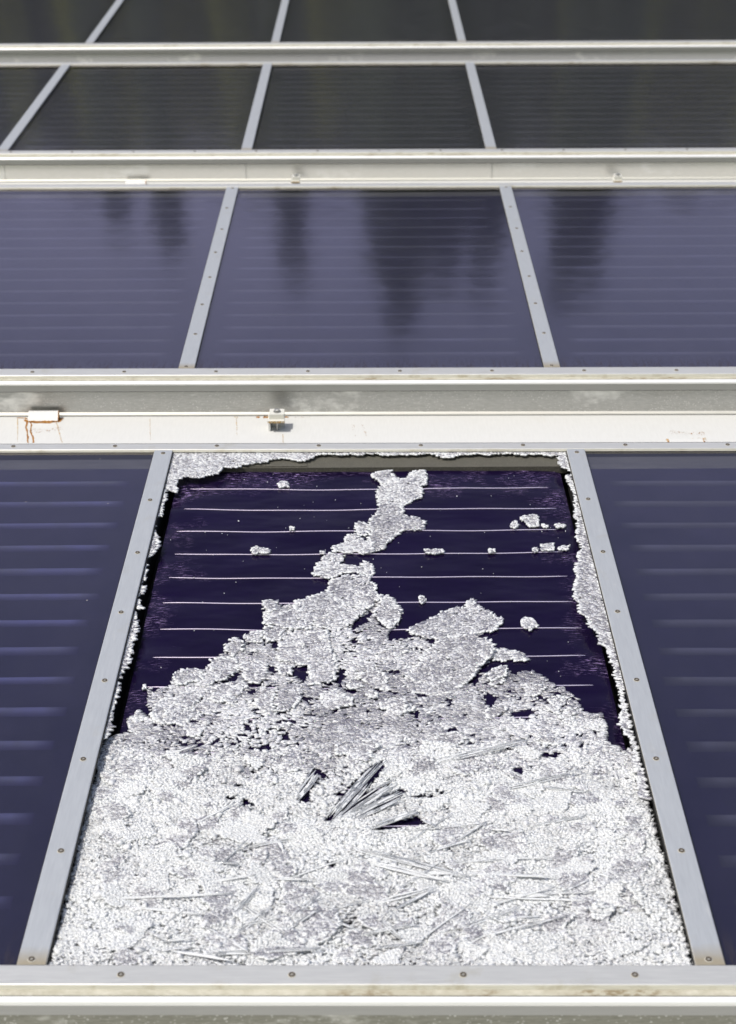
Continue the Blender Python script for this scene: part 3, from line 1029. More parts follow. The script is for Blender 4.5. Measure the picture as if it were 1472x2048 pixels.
def vnoise(x, s, f):
    u, v = (x + 3.3) * f, (s + 1.7) * f
    i, j = np.floor(u).astype(int), np.floor(v).astype(int)
    a, b = u - i, v - j
    a, b = a * a * (3 - 2 * a), b * b * (3 - 2 * b)
    g_ = lambda p, q: _grid[p % 64, q % 64]
    return (g_(i, j) * (1 - a) + g_(i + 1, j) * a) * (1 - b) + (g_(i, j + 1) * (1 - a) + g_(i + 1, j + 1) * a) * b


def slab(poly, level, label, cat='glass piece', group=None, cell=0.0056, tilt=0.07, th=0.0038, lean=(0, 0), name='crazed_glass', mats=None, rag=0.5, gaps=0.02, aspect=1.35):
    """one piece of crazed toughened glass with the outline poly (pixels), lying at level h"""
    P = [on_plane(x, y, level) for x, y in poly]
    xs_ = [p[0] for p in P]; ys_ = [p[1] for p in P]
    cx, cy = (min(xs_) + max(xs_)) / 2, (min(ys_) + max(ys_)) / 2
    x0, x1, y0, y1 = min(xs_) - cell, max(xs_) + cell, min(ys_) - cell, max(ys_) + cell
    cx_, cy_ = cell * aspect, cell
    half = 0.55 * math.hypot(x1 - x0, y1 - y0)
    nx = max(2, int(2 * half / cx_)); ny = max(2, int(2 * half / cy_))
    gx, gy = np.meshgrid(np.arange(nx + 1), np.arange(ny + 1))
    gX = -half + gx * cx_ + rs.uniform(-0.42, 0.42, gx.shape) * cx_ + (gy % 2) * cx_ * 0.5
    gY = -half + gy * cy_ + rs.uniform(-0.42, 0.42, gy.shape) * cy_
    gY = gY + 0.35 * cy_ * np.sin(gX / cx_ * 0.9 + rs.uniform(0, 6))
    ga = rs.uniform(-0.6, 0.6)
    X = cx + gX * math.cos(ga) - gY * math.sin(ga); Y = cy + gX * math.sin(ga) + gY * math.cos(ga)
    C = np.stack([np.stack([X[:-1, :-1], Y[:-1, :-1]], -1), np.stack([X[:-1, 1:], Y[:-1, 1:]], -1), np.stack([X[1:, 1:], Y[1:, 1:]], -1), np.stack([X[1:, :-1], Y[1:, :-1]], -1)], axis=2)
    C = C.reshape(-1, 4, 2)
    cen = C.mean(1)
    j = rs.normal(0, rag * cell * 0.35, cen.shape)
    keep = inside([(p[0], p[1]) for p in P], cen[:, 0] + j[:, 0], cen[:, 1] + j[:, 1]) & (rs.uniform(0, 1, len(cen)) > gaps)
    C = C[keep]
    if len(C) < 2:
        return None
    C = C - np.array([cx, cy])
    cen = C.mean(1)
    z = cen[:, 0] * lean[0] + cen[:, 1] * lean[1]
    V, F, mi, gr = cells_to_mesh(C, z + rs.normal(0, 0.0003, len(z)), th, tilt, True)
    # granules at the broken outline show their bright fracture faces
    PP = [(p[0] - cx, p[1] - cy) for p in P]
    rim = np.zeros(len(cen), bool)
    for dx, dy in ((1, 0), (-1, 0), (0, 1), (0, -1)):
        rim |= ~inside(PP, cen[:, 0] + dx * cx_ * 0.8, cen[:, 1] + dy * cy_ * 0.9)
    rim6 = np.repeat(rim & (rs.uniform(0, 1, len(rim)) < 0.75), 6)
    vx_, vy_ = C.mean(1)[:, 0] + cx, C.mean(1)[:, 1] + cy
    gr = np.clip(gr + rs.uniform(-0.22, 0.10) + 0.3 * np.repeat(vnoise(vx_, vy_, 30) - 0.5, 6), 0, 1)
    mi = np.where(rim6, 1, mi); gr = np.where(rim6, 0.9, gr)
    o = np_mesh(name, V, F, mi, gr, mats or [M['g_top'], M['g_side']], None, W(cx, cy, level), (TILT, 0, 0))
    return tag(o, label, cat, group)


def rough_poly(poly, step=7.0, amp=2.2):
    """subdivide and jag an outline"""
    out_ = []
    n = len(poly)
    for i in range(n):
        (xa, ya), (xb, yb) = poly[i], poly[(i + 1) % n]
        d = math.hypot(xb - xa, yb - ya)
        k = max(1, int(d / step))
        for q in range(k):
            f = q / k
            out_.append((xa + (xb - xa) * f + (rs.normal(0, amp) if q else 0), ya + (yb - ya) * f + (rs.normal(0, amp) if q else 0)))
    return out_


LV = -0.006      # pieces still held in the frame
def inL(y): return 341 - 0.2403 * (y - 905)
def inR(y): return 1133 + 0.2527 * (y - 905)

top_sheet = [(341, 904), (1128, 903)] + [(1130, 912), (1095, 912), (1080, 909.7), (1042, 910), (1004, 908.5), (978, 912), (947, 910), (919, 911), (902, 917), (879, 914), (860, 909), (833, 912), (806, 910), (791, 912), (746, 910), (723, 912), (700, 909), (680, 911), (660, 909), (634, 912),
    (618, 921), (596, 924), (577, 918), (542, 920), (523, 927.5), (493, 930), (470, 937), (447, 935), (436, 948.5), (413, 952), (390, 958), (375, 954), (358, 960), (354, 971), (355, 986), (341, 983), (331, 975), (324, 970)]
slab(rough_poly(top_sheet, 9, 1.2), LV, 'crazed glass sheet still stuck in the top left corner, running along the top rail', name='crazed_glass', rag=0.35)
right_sheet = [(1131, 905), (1116, 914), (1117, 926), (1124, 937), (1137, 939), (1143, 950), (1132, 953), (1137, 967), (1143, 981), (1149, 990), (1147, 1002), (1151, 1021), (1147, 1036), (1156, 1044), (1154, 1063), (1151, 1078), (1166, 1087), (1160, 1101), (1153, 1112), (1157, 1123), (1149, 1142), (1153, 1158), (1147, 1177), (1145, 1196), (1156, 1207), (1158, 1226), (1175, 1239), (1179, 1256), (1195, 1270), (1197, 1287), (1213, 1297), (1220, 1319), (1228, 1344), (1233, 1368), (1240, 1389)]
right_sheet += [(inR(1389) - 4, 1389)] + [(inR(y), y) for y in range(1370, 904, -60)]
slab(rough_poly(right_sheet, 8, 1.2), LV, 'long ragged strip of crazed glass hanging on the right cover strip', rag=0.35)
right_low = [(1240, 1389), (1242, 1421), (1238, 1446), (1248, 1466), (1260, 1482), (1264, 1503), (1267, 1527), (1275, 1560), (1273, 1590), (1288, 1600)] + [(inR(y) - 9, y) for y in (1600, 1520, 1440, 1392)]
slab(rough_poly(right_low, 8, 1.2), LV - 0.004, 'lower end of the crazed glass edge beside the right cover strip, above the heap', rag=0.35)
lefts = [
    ([(331, 977), (335, 998), (327, 1009), (325, 1025), (323, 1034)], 'uppermost small tooth of crazed glass on the left cover strip'),
    ([(308, 1040), (308, 1059), (314, 1063), (318, 1085), (320, 1091), (310, 1108), (295, 1118)], 'pointed triangle of crazed glass on the left cover strip'),
    ([(293, 1123), (294, 1150), (293, 1161), (282, 1167), (289, 1173), (288, 1186), (278, 1194)], 'narrow crazed glass edge on the left cover strip, below the pointed triangle'),
    ([(279, 1200), (284, 1217), (278, 1219), (272, 1212)], 'tiny hooked crumb of glass sticking out from the left cover strip'),
    ([(270, 1222), (273, 1245), (274, 1258), (268, 1288), (257, 1334), (242, 1349), (246, 1360)], 'longest crazed glass strip on the left cover strip, above the heap'),
    ([(238, 1366), (240, 1380), (232, 1402), (225, 1430), (223, 1440), (225, 1459), (214, 1476), (204, 1480)], 'lowest crazed glass strip on the left cover strip, touching the heap'),
]
for pts, lab in lefts:
    ya, yb = pts[0][1], pts[-1][1]
    poly = pts + [(inL(yb) - 2, yb)] + [(inL(y) - 2, y) for y in np.arange(yb, ya, -20)] + [(inL(ya) - 2, ya)]
    slab(rough_poly(poly, 8, 1.0), LV, lab, cell=0.0062, rag=0.35)

AB = H_ABS + 0.0035     # lying on the absorber
chain = [
    (A2([(108, 190), (150, 170), (220, 165), (232, 212), (175, 240), (150, 215)]), 'left wing of the topmost crazed glass piece on the purple sheet'),
    (A2([(232, 200), (300, 210), (320, 175), (350, 172), (395, 172), (408, 205), (400, 240), (360, 248), (385, 262), (375, 305), (330, 320), (275, 355), (210, 350), (150, 335), (140, 285), (140, 258), (175, 240)]), 'topmost broad crazed glass piece of the chain on the purple sheet'),
    (A2([(150, 335), (275, 355), (275, 400), (350, 410), (395, 435), (390, 470), (265, 480), (262, 500), (225, 520), (165, 580), (100, 600), (95, 520), (110, 480), (100, 450), (110, 415), (140, 390)]), 'crazed glass piece with an arm to the right, second in the chain'),
    (A1([(1340, 440), (1360, 435), (1415, 450), (1420, 490), (1370, 505), (1340, 485)]), 'small crumbly glass piece left of the chain of slabs'),
    (A1([(1305, 500), (1340, 500), (1400, 540), (1440, 545), (1440, 590), (1400, 600), (1230, 590), (1222, 565), (1280, 545)]), 'loose crumbly glass wedge resting on the fourth weld line'),
    (A1([(1160, 640), (1200, 600), (1280, 610), (1285, 625), (1250, 640), (1265, 660), (1370, 660), (1390, 640), (1435, 660), (1442, 700), (1425, 718), (1270, 700), (1265, 715), (1210, 735), (1120, 715), (1118, 700)]), 'two horned crazed glass piece lying just above the fifth weld line'),
    (A1([(1210, 745), (1280, 715), (1400, 720), (1455, 770), (1455, 790), (1430, 810), (1300, 865), (1215, 830), (1190, 800)]), 'pointed oval crazed glass slab crossing the fifth weld line'),
    (A1([(1120, 965), (1180, 930), (1350, 835), (1460, 810), (1472, 840), (1400, 900), (1350, 945), (1240, 1008), (1150, 985)]), 'long diagonal crazed glass slab with a pale lower edge'),
    (A2([(140, 830), (210, 825), (240, 860), (270, 890), (272, 930), (235, 990), (195, 990), (120, 930), (125, 900), (160, 860)]), 'rounded crazed glass slab right of the long diagonal one'),
    (A1([(1030, 850), (1190, 800), (1290, 865), (1225, 915), (1115, 965), (1110, 990), (1010, 1000), (860, 970), (880, 930), (935, 925), (1000, 900), (1020, 880)]), 'broad crazed glass slab left of the long diagonal one'),
    (A1([(858, 845), (930, 850), (935, 890), (900, 912), (862, 895)]), 'small square crazed glass chip at the left end of the sixth weld line cover'),
    (A2([(300, 990), (410, 945), (490, 905), (560, 885), (610, 885), (615, 850), (655, 840), (665, 875), (700, 895), (740, 905), (770, 935), (805, 945), (800, 970), (755, 1005), (660, 1020), (600, 1040), (420, 1051), (310, 1010)]), 'peaked crazed glass mound piece right of the chain'),
    (A4([(255, 260), (330, 200), (350, 160), (440, 80), (600, 55), (690, 90), (720, 130), (670, 180), (625, 215), (610, 250), (540, 305), (440, 330), (300, 320), (265, 290)]), 'largest smooth oval crazed slab, tilted towards the camera'),
    (A4([(665, 245), (690, 220), (770, 210), (775, 240), (730, 262), (690, 275)]), 'small oval glass slab at the right of the largest slab'),
    (A4([(640, 110), (700, 130), (760, 125), (830, 135), (872, 165), (860, 178), (720, 178), (670, 150)]), 'crumbly glass tail reaching right along the eighth weld line'),
    (A3([(655, 110), (700, 72), (745, 85), (755, 130), (700, 165), (660, 140)]), 'round crazed glass piece at the left shoulder of the heap'),
    (A3([(750, 60), (820, 40), (858, 45), (850, 90), (780, 95)]), 'small ragged piece between the left shoulder and the seventh weld line'),
    (A3([(860, 15), (1000, 0), (1115, 0), (1120, 20), (960, 30), (950, 80), (880, 85), (855, 55)]), 'pale crazed glass piece covering the seventh weld line on the left'),
    (A3([(980, 60), (1060, 40), (1200, 40), (1210, 120), (1240, 170), (1245, 290), (1110, 310), (1095, 215), (940, 180), (940, 110)]), 'big crazed slab hanging down above the dark rectangular gap'),
    (A3([(380, 270), (440, 240), (530, 240), (545, 290), (460, 310), (400, 320)]), 'rounded slab at the left rim of the heap'),
    (A3([(580, 185), (680, 170), (730, 190), (725, 240), (640, 300), (600, 300), (580, 240)]), 'crazed slab above the slanting dark slit on the left'),
    (A3([(600, 330), (740, 285), (775, 320), (740, 370), (640, 410), (585, 400)]), 'pale tongue shaped slab below the slanting dark slit'),
    (A3([(275, 440), (330, 385), (430, 380), (495, 440), (480, 500), (330, 530), (270, 490)]), 'wide disc of crazed glass at the left of the heap'),
    (A3([(735, 200), (880, 190), (880, 270), (835, 315), (760, 290)]), 'upright crazed slab left of the small dark hole'),
    (A3([(840, 330), (920, 350), (915, 450), (860, 455), (810, 420)]), 'half of a split slab left of the thin black crack'),
    (A3([(925, 350), (1050, 345), (1060, 400), (1000, 450), (925, 460)]), 'half of a split slab right of the thin black crack'),
    (A3([(920, 215), (1005, 215), (1010, 265), (950, 265)]), 'tiny round slab lying inside the dark rectangular gap'),
]
for poly, lab in chain:
    ln = rs.uniform(-0.02, 0.02), rs.uniform(-0.02, 0.05)
    lv = AB + rs.uniform(0, 0.003)
    if 'largest' in lab: ln = (0.02, 0.07); lv += 0.006
    slab(rough_poly(poly, 7, 1.2), lv, lab, rag=0.45, lean=ln, gaps=0.02, tilt=0.08)

loose = [
    (A1([(935, 225), (985, 222), (992, 250), (940, 255)]), 'small square of glass on the top weld line, left part'),
    (A1([(997, 462), (1022, 460), (1022, 478), (998, 480)]), 'tiny glass cube on the third weld line'),
    (A1([(793, 575), (830, 562), (850, 575), (893, 580), (890, 598), (800, 602)]), 'lumpy glass chip on the fourth weld line, left part'),
    (A1([(1155, 590), (1176, 590), (1176, 602), (1156, 602)]), 'tiniest glass crumb on the fourth weld line, near the chain'),
    (A2([(842, 445), (870, 428), (884, 440), (880, 468), (845, 468)]), 'leftmost chip of the cluster on the third weld line at right'),
    (A2([(890, 410), (940, 400), (988, 402), (992, 462), (940, 462)]), 'largest loose chip on the third weld line at right'),
    (A2([(1008, 448), (1040, 452), (1040, 466), (1010, 466)]), 'low flat chip right of the largest loose chip'),
    (A2([(1082, 445), (1105, 443), (1130, 455), (1132, 466), (1084, 466)]), 'rightmost chip on the third weld line'),
    (A2([(388, 582), (440, 578), (492, 582), (490, 600), (450, 605), (395, 600)]), 'flat crumbly chip in the middle of the fourth weld line'),
    (A2([(730, 580), (762, 576), (760, 594), (732, 596)]), 'small chip alone on the fourth weld line, right of the middle'),
    (A2([(955, 575), (985, 573), (985, 590), (957, 590)]), 'small chip left of the spiked one on the fourth weld line'),
    (A2([(998, 540), (1012, 552), (1070, 548), (1078, 585), (1005, 585)]), 'spiked chip on the fourth weld line at right'),
    (A2([(1095, 565), (1150, 563), (1150, 583), (1097, 584)]), 'flat bar shaped chip at the right end of the fourth weld line'),
    (A2([(358, 828), (390, 826), (402, 848), (380, 865), (362, 852)]), 'single chip above the sixth weld line, right of the chain'),
    (A2([(898, 965), (915, 938), (965, 945), (990, 980), (950, 1008), (905, 985)]), 'isolated oval glass piece above the seventh weld line at right'),
    (A2([(1123, 1018), (1138, 1017), (1138, 1027), (1124, 1028)]), 'lone speck of glass below the isolated oval piece'),
    (A3([(222, 325), (242, 318), (247, 340), (226, 342)]), 'curled crumb at the left tip of the heap'),
]
for poly, lab in loose:
    slab(poly, AB, lab, cat='glass chip', name='glass_chip', cell=0.0052, tilt=0.12, th=0.005, rag=0.0, gaps=0, aspect=1.1)

# ------------------------------------------------------------------ the heap
heap = [(196, 1500), (215, 1478), (245, 1467), (262, 1466), (252, 1446), (262, 1436), (270, 1425), (275, 1417), (285, 1430), (302, 1440), (305, 1425), (296, 1408), (298, 1390), (290, 1377), (325, 1378), (345, 1362), (355, 1345), (375, 1340), (400, 1342), (420, 1335), (428, 1342), (420, 1325), (440, 1310), (447, 1305), (455, 1290), (470, 1277), (490, 1285), (487, 1270), (510, 1265), (525, 1268), (528, 1250), (527, 1215), (530, 1205), (555, 1206), (560, 1215), (580, 1208), (600, 1210), (660, 1195), (690, 1205), (730, 1190), (760, 1196), (790, 1200), (803, 1225), (790, 1256), (775, 1258), (776, 1282), (815, 1278), (820, 1262), (855, 1245), (900, 1220), (945, 1215), (1005, 1240), (990, 1262), (950, 1272), (945, 1280), (975, 1285), (985, 1297), (1015, 1300), (1045, 1305), (1055, 1320), (1030, 1322), (1000, 1318), (985, 1322), (960, 1330), (955, 1345), (925, 1372), (955, 1365), (965, 1345), (1010, 1340), (1035, 1352), (1045, 1340), (1070, 1345), (1090, 1358), (1110, 1375), (1130, 1370), (1135, 1385), (1150, 1388), (1155, 1405), (1165, 1425), (1200, 1428), (1212, 1455), (1210, 1480), (1225, 1492), (1260, 1498), (1268, 1512),
        (1275, 1560), (1292, 1600), (1318, 1700), (1348, 1800), (1380, 1922), (1386, 1936), (100, 1936), (103, 1920), (128, 1820), (150, 1720), (172, 1620), (186, 1560)]
HOLES = [(548, 1292, 8, 5), (502, 1307, 7, 4), (504, 1370, 13, 4), (544, 1339, 10, 9), (601, 1345, 17, 16), (681, 1320, 6, 5), (681, 1350, 8, 20), (656, 1375, 6, 8), (611, 1398, 8, 4), (508, 1404, 5, 5), (440, 1426, 5, 3), (550, 1410, 2.5, 14), (622, 1427, 6, 8), (573, 1444, 18, 4), (497, 1458, 9, 6), (481, 1470, 7, 3), (571, 1474, 8, 10), (529, 1495, 11, 7), (398, 1490, 13, 5), (299, 1495, 4, 4), (310, 1449, 5, 4), (449, 1523, 4, 2), (491, 1609, 14, 11), (462, 1598, 12, 5), (516, 1575, 4, 3), (736, 1423, 5, 4), (708, 1282, 8, 6), (683, 1590, 18, 4),
         (798, 1270, 22, 6), (863, 1289, 9, 5), (788, 1344, 12, 5), (775, 1377, 6, 4), (812, 1376, 8, 5), (847, 1391, 14, 5), (900, 1407, 7, 10), (981, 1401, 9, 14), (936, 1364, 16, 6), (1047, 1431, 22, 9), (904, 1460, 10, 6), (945, 1472, 5, 5), (1008, 1463, 6, 3), (834, 1438, 4, 18), (883, 1435, 4, 3), (737, 1423, 4, 4), (1104, 1511, 16, 7), (1036, 1541, 14, 8), (1165, 1490, 6, 8), (1161, 1472, 10, 3), (1167, 1537, 5, 3), (883, 1586, 14, 4), (859, 1594, 25, 4), (737, 1629, 8, 4), (1273, 1562, 4, 8), (663, 1731, 11, 8), (766, 1713, 5, 3), (273, 1752, 4, 6), (395, 1699, 5, 4),
         (640, 1548, 14, 5), (600, 1600, 8, 8), (720, 1610, 8, 3), (450, 1340, 9, 3), (463, 1372, 9, 4), (700, 1225, 14, 5), (665, 1200, 10, 3), (1100, 1440, 4, 4), (1190, 1465, 7, 4), (930, 1430, 7, 3), (760, 1500, 6, 3), (425, 1450, 6, 3), (640, 1460, 5, 4), (1080, 1395, 5, 4)]
HPOLY = [[(741, 1658), (790, 1642), (834, 1630), (857, 1650), (822, 1655), (760, 1664), (741, 1664)],
         A3([(605, 330), (740, 235), (745, 262), (620, 335)]), A1([(1225, 905), (1290, 868), (1285, 890), (1235, 915)]),
         [(645, 1641), (690, 1580), (738, 1532), (766, 1519), (772, 1534), (724, 1598), (662, 1646)], [(706, 1640), (770, 1592), (800, 1575), (818, 1584), (745, 1634)], [(590, 1603), (622, 1538), (640, 1538), (618, 1608)], [(675, 1632), (740, 1580), (790, 1562), (740, 1605), (690, 1636)],
         [(702, 1245), (742, 1222), (748, 1228), (735, 1245), (704, 1262)]]
SPARSE = [(962, 1692, 34, 18), (1036, 1690, 30, 14), (1177, 1703, 22, 10), (873, 1700, 20, 12), (640, 1560, 70, 28), (700, 1600, 60, 26), (340, 1485, 60, 18), (1130, 1400, 90, 30), (500, 1490, 160, 40), (1190, 1765, 24, 10), (700, 1830, 20, 18), (395, 1690, 90, 20)]
hx, hy = np.meshgrid(np.arange(80, 1410, 2.0), np.arange(1180, 1942, 2.0))
hm = inside(heap, hx, hy)
for (cx, cy, rx, ry) in HOLES:
    ang = np.arctan2(hy - cy, hx - cx)
    wob = 1 + 0.22 * np.sin(3 * ang + cx) + 0.16 * np.sin(5 * ang + cy)
    hm &= ~((((hx - cx) / (rx * 1.05)) ** 2 + ((hy - cy) / (ry * 1.05)) ** 2) < wob ** 2)
for hp in HPOLY:
    hm &= ~inside(hp, hx, hy)
# the bottom of the heap ends ragged against the rail
hden = np.ones(hm.shape)
for (cx, cy, rx, ry) in SPARSE:
    hden -= 0.5 * np.exp(-(((hx - cx) / rx) ** 2 + ((hy - cy) / ry) ** 2))


def hlook(arr, px, py):
    i = np.clip(((py - 1180) / 2).astype(int), 0, arr.shape[0] - 1); j = np.clip(((px - 80) / 2).astype(int), 0, arr.shape[1] - 1)
    return arr[i, j]


def pile_h(x, s):
    """surface of the heap above the absorber: a film at the top, a few centimetres at the bottom"""
    t = np.clip((2.98 - s + 0.08 * (vnoise(x, s, 7) - 0.5)) / 0.76, 0, 1)
    lump = 0.5 + 0.5 * np.sin(x * 17 + 2.3 * np.sin(s * 9)) * np.cos(s * 21 + 1.7 * np.sin(x * 11))
    fine = 0.5 + 0.5 * np.sin(x * 61 + s * 35) * np.sin(s * 73 - x * 22)
    return 0.0005 + t ** 1.3 * (0.014 + 0.008 * lump + 0.003 * fine)


def crumbs(n, smin, smax, size0, size1, layer, name, label, kindmat, sparse_pow=1.0, flat=0.75, tl=0.6):
    x = rs.uniform(-0.575, 0.575, n); s = rs.uniform(smin, smax, n)
    ph = pile_h(x, s)
    h = H_ABS + 0.001 + ph * layer
    px, py = pix(x, s, h)
    ok = hlook(hm, px, py) & (py > 1190) & (py < 1936) & (rs.uniform(0, 1, n) < np.clip(hlook(hden, px, py), 0, 1) ** sparse_pow)
    x, s, h = x[ok], s[ok], h[ok]
    n = len(x)
    sz = rs.uniform(size0, size1, n) * np.where(rs.uniform(0, 1, n) < 0.10, 1.5, 1.0)
    base = np.array([[-1, -1, -1], [1, -1, -1], [1, 1, -1], [-1, 1, -1], [-1, -1, 1], [1, -1, 1], [1, 1, 1], [-1, 1, 1]], float) * 0.5
    Vv = base[None] * np.stack([sz * rs.uniform(0.8, 1.5, n), sz * rs.uniform(0.6, 1.1, n), sz * flat], -1)[:, None, :]
    Vv = Vv + rs.normal(0, 0.16, Vv.shape) * sz[:, None, None]
    a = rs.normal(0, tl, n); b = rs.normal(0, tl, n); c = rs.uniform(0, math.pi, n)
    ca, sa, cb, sb_, cc, sc_ = np.cos(a), np.sin(a), np.cos(b), np.sin(b), np.cos(c), np.sin(c)
    X, Y, Z = Vv[..., 0].copy(), Vv[..., 1].copy(), Vv[..., 2].copy()
    Y, Z = Y * ca[:, None] - Z * sa[:, None], Y * sa[:, None] + Z * ca[:, None]
    X, Z = X * cb[:, None] + Z * sb_[:, None], -X * sb_[:, None] + Z * cb[:, None]
    X, Y = X * cc[:, None] - Y * sc_[:, None], X * sc_[:, None] + Y * cc[:, None]
    X += x[:, None]; Y += (s - ROWS[0]['sb'])[:, None]; Z += (h + sz * 0.3)[:, None]
    V = np.stack([X, Y, Z], -1).reshape(-1, 3)
    F = (np.arange(n)[:, None, None] * 8 + BOXF[None]).reshape(-1, 4)
    mi = rs.choice(len(kindmat), n * 6, p=[k[1] for k in kindmat])
    grain = np.clip(np.repeat(rs.uniform(0, 1, n) * 0.45 + 0.5 * field(x, s), 6) + rs.uniform(0, 0.3, n * 6) - 0.1, 0, 1)
    return V, F, mi, grain


# flat pieces lying in and on the heap
GS = 'flat crazed pieces lying in the glass heap'
cnt = 0
flakes = []
tries = 0
while cnt < 230 and tries < 4000:
    tries += 1
    px, py = rs.uniform(150, 1340), 1300 + 620 * rs.uniform(0, 1) ** 1.15
    if not hlook(hm, np.array([px]), np.array([py]))[0]: continue
    low = (py - 1300) / 620
    rx = rs.uniform(14, 44) * (0.8 + 0.4 * low); ry = rx * rs.uniform(0.28, 0.62)
    ok = True
    for (cx, cy, hrx, hry) in HOLES:
        if abs(cx - px) < hrx + rx * 0.75 and abs(cy - py) < hry + ry * 0.75: ok = False
    for hp in HPOLY:
        for q in hp:
            if abs(q[0] - px) < rx and abs(q[1] - py) < ry: ok = False
    if not ok or not hlook(hm, np.array([px - rx, px + rx, px, px]), np.array([py, py, py - ry, py + ry])).all(): continue
    rot = rs.uniform(-0.5, 0.5)
    poly = []
    ph1, ph2 = rs.uniform(0, 6, 2)
    for k in range(16):
        a = 2 * math.pi * k / 16
        rr = 1 + 0.15 * math.sin(3 * a + ph1) + 0.1 * math.sin(5 * a + ph2)
        u, v = rx * rr * math.cos(a), ry * rr * math.sin(a)
        poly.append((px + u * math.cos(rot) - v * math.sin(rot), py + u * math.sin(rot) + v * math.cos(rot)))
    x, s = on_plane(px, py, H_ABS)
    lv = H_ABS + 0.004 + float(pile_h(np.array(x), np.array(s)))
    pale = py > 1500 and rs.uniform() < 0.45
    size = 'large' if rx > 36 else ('small' if rx < 24 else 'medium')
    if py > 1830: zone = 'near the bottom rail, ' + ('left corner' if px < 420 else 'right corner' if px > 1080 else 'left of centre' if px < 740 else 'right of centre')
    elif py > 1680: zone = 'below the splinter fan, ' + ('far left' if px < 380 else 'far right' if px > 1100 else 'left' if px < 740 else 'right')
    elif py > 1530: zone = 'level with the splinter fan, ' + ('by the left strip' if px < 400 else 'by the right strip' if px > 1050 else 'left of it' if px < 600 else 'right of it' if px > 850 else 'beside its dark wedge')
    elif py > 1420: zone = 'just above the splinter fan, ' + ('outer left' if px < 380 else 'left side' if px < 560 else 'in the middle' if px < 800 else 'right side' if px < 1020 else 'outer right')
    else: zone = 'near the top of the heap, ' + ('outer left slope' if px < 440 else 'left slope' if px < 560 else 'below the big hanging slab' if px < 680 else 'below the chain of slabs' if px < 790 else 'below the largest oval slab' if px < 900 else 'right slope' if px < 1040 else 'outer right slope')
    tone = 'pale frosted' if pale else 'clear crazed'
    flakes.append((poly, lv, size + ' ' + tone + ' glass flake ' + zone, 'glass flake',
                   tone + ' flakes in the glass heap', pale, (rs.uniform(-0.14, 0.14), rs.uniform(-0.05, 0.2))))
    cnt += 1


# dark slits open where the pieces have slid apart
hm0 = hm.copy()
for poly, amt in [(p, 1.0) for p, _ in chain if max(q[1] for q in p) > 1240] + [(f[0], 0.8) for f in flakes if f[0][0][1] < 1560]:
    if rs.uniform() > 0.75 * amt: continue
    dx, dy = rs.uniform(-3, 3), rs.uniform(3.0, 6.5)
    a0 = rs.uniform(0, 2 * math.pi)
    cxp, cyp = np.mean([p[0] for p in poly]), np.mean([p[1] for p in poly])
    sel = inside([(p[0] + dx, p[1] + dy) for p in poly], hx, hy) & ~inside(poly, hx, hy)
    sel &= (np.cos(np.arctan2(hy - cyp, hx - cxp) * 2 + a0) + 0.5 * np.sin(hx * 0.31 + cyp) > -0.1)
    hm &= ~sel


KM = [(M['g_crumb'], 0.50), (M['g_side'], 0.24), (M['g_top'], 0.16), (M['g_clear'], 0.10)]
def carpet(cell, lift, layer, smin, smax, keepp, tilt, topmat, bias):
    """crazed granules still lying edge to edge over the whole heap"""
    cx_, cy_ = cell * 1.6, cell
    nx, ny = int(1.16 / cx_), int((smax - smin) / cy_)
    gx, gy = np.meshgrid(np.arange(nx + 1), np.arange(ny + 1))
    X = -0.58 + gx * cx_ + rs.uniform(-0.38, 0.38, gx.shape) * cx_ + (gy % 2) * cx_ * 0.5
    Y = smin + gy * cy_ + rs.uniform(-0.42, 0.42, gy.shape) * cy_
    Y = Y + cy_ * 1.5 * np.sin(X * 31 + 2 * np.sin(Y * 17)); X = X + cx_ * np.sin(Y * 43)
    C = np.stack([np.stack([X[:-1, :-1], Y[:-1, :-1]], -1), np.stack([X[:-1, 1:], Y[:-1, 1:]], -1), np.stack([X[1:, 1:], Y[1:, 1:]], -1), np.stack([X[1:, :-1], Y[1:, :-1]], -1)], axis=2).reshape(-1, 4, 2)
    cen = C.mean(1)
    hh = H_ABS + lift + pile_h(cen[:, 0], cen[:, 1]) * layer
    px, py = pix(cen[:, 0], cen[:, 1], hh)
    ok = hlook(hm, px, py) & (py > 1190) & (py < 1936) & (rs.uniform(0, 1, len(px)) < keepp * np.clip(hlook(hden, px, py), 0.35, 1) * (0.55 + 0.45 * np.clip(field(cen[:, 0] * 1.7 + 3, cen[:, 1] * 1.7) * 2.4, 0, 1)))
    ok &= cen[:, 1] < smax - 0.16 * (vnoise(cen[:, 0], cen[:, 1], 14)) * (smax < 3.5)
    C = C[ok]; cen = cen[ok]; hh = hh[ok]
    C = C - np.array([0, ROWS[0]['sb']])
    V, F, mi, gr = cells_to_mesh(C, hh + rs.normal(0, 0.0004, len(hh)), 0.0035, tilt, True)
    fld = np.repeat(field(cen[:, 0], cen[:, 1]), 6)
    mi = np.where(mi == 0, topmat, 1)
    return V, F, mi, np.clip(gr * 0.8 + 0.75 * (fld - 0.45) + bias, 0, 1)


def field(x, s):
    return np.clip(0.5 + 1.1 * (vnoise(x, s * 1.3, 9) - 0.5) + 0.8 * (vnoise(x, s * 1.6, 24) - 0.5) + 0.5 * (vnoise(x, s * 1.5, 60) - 0.5), 0, 1)


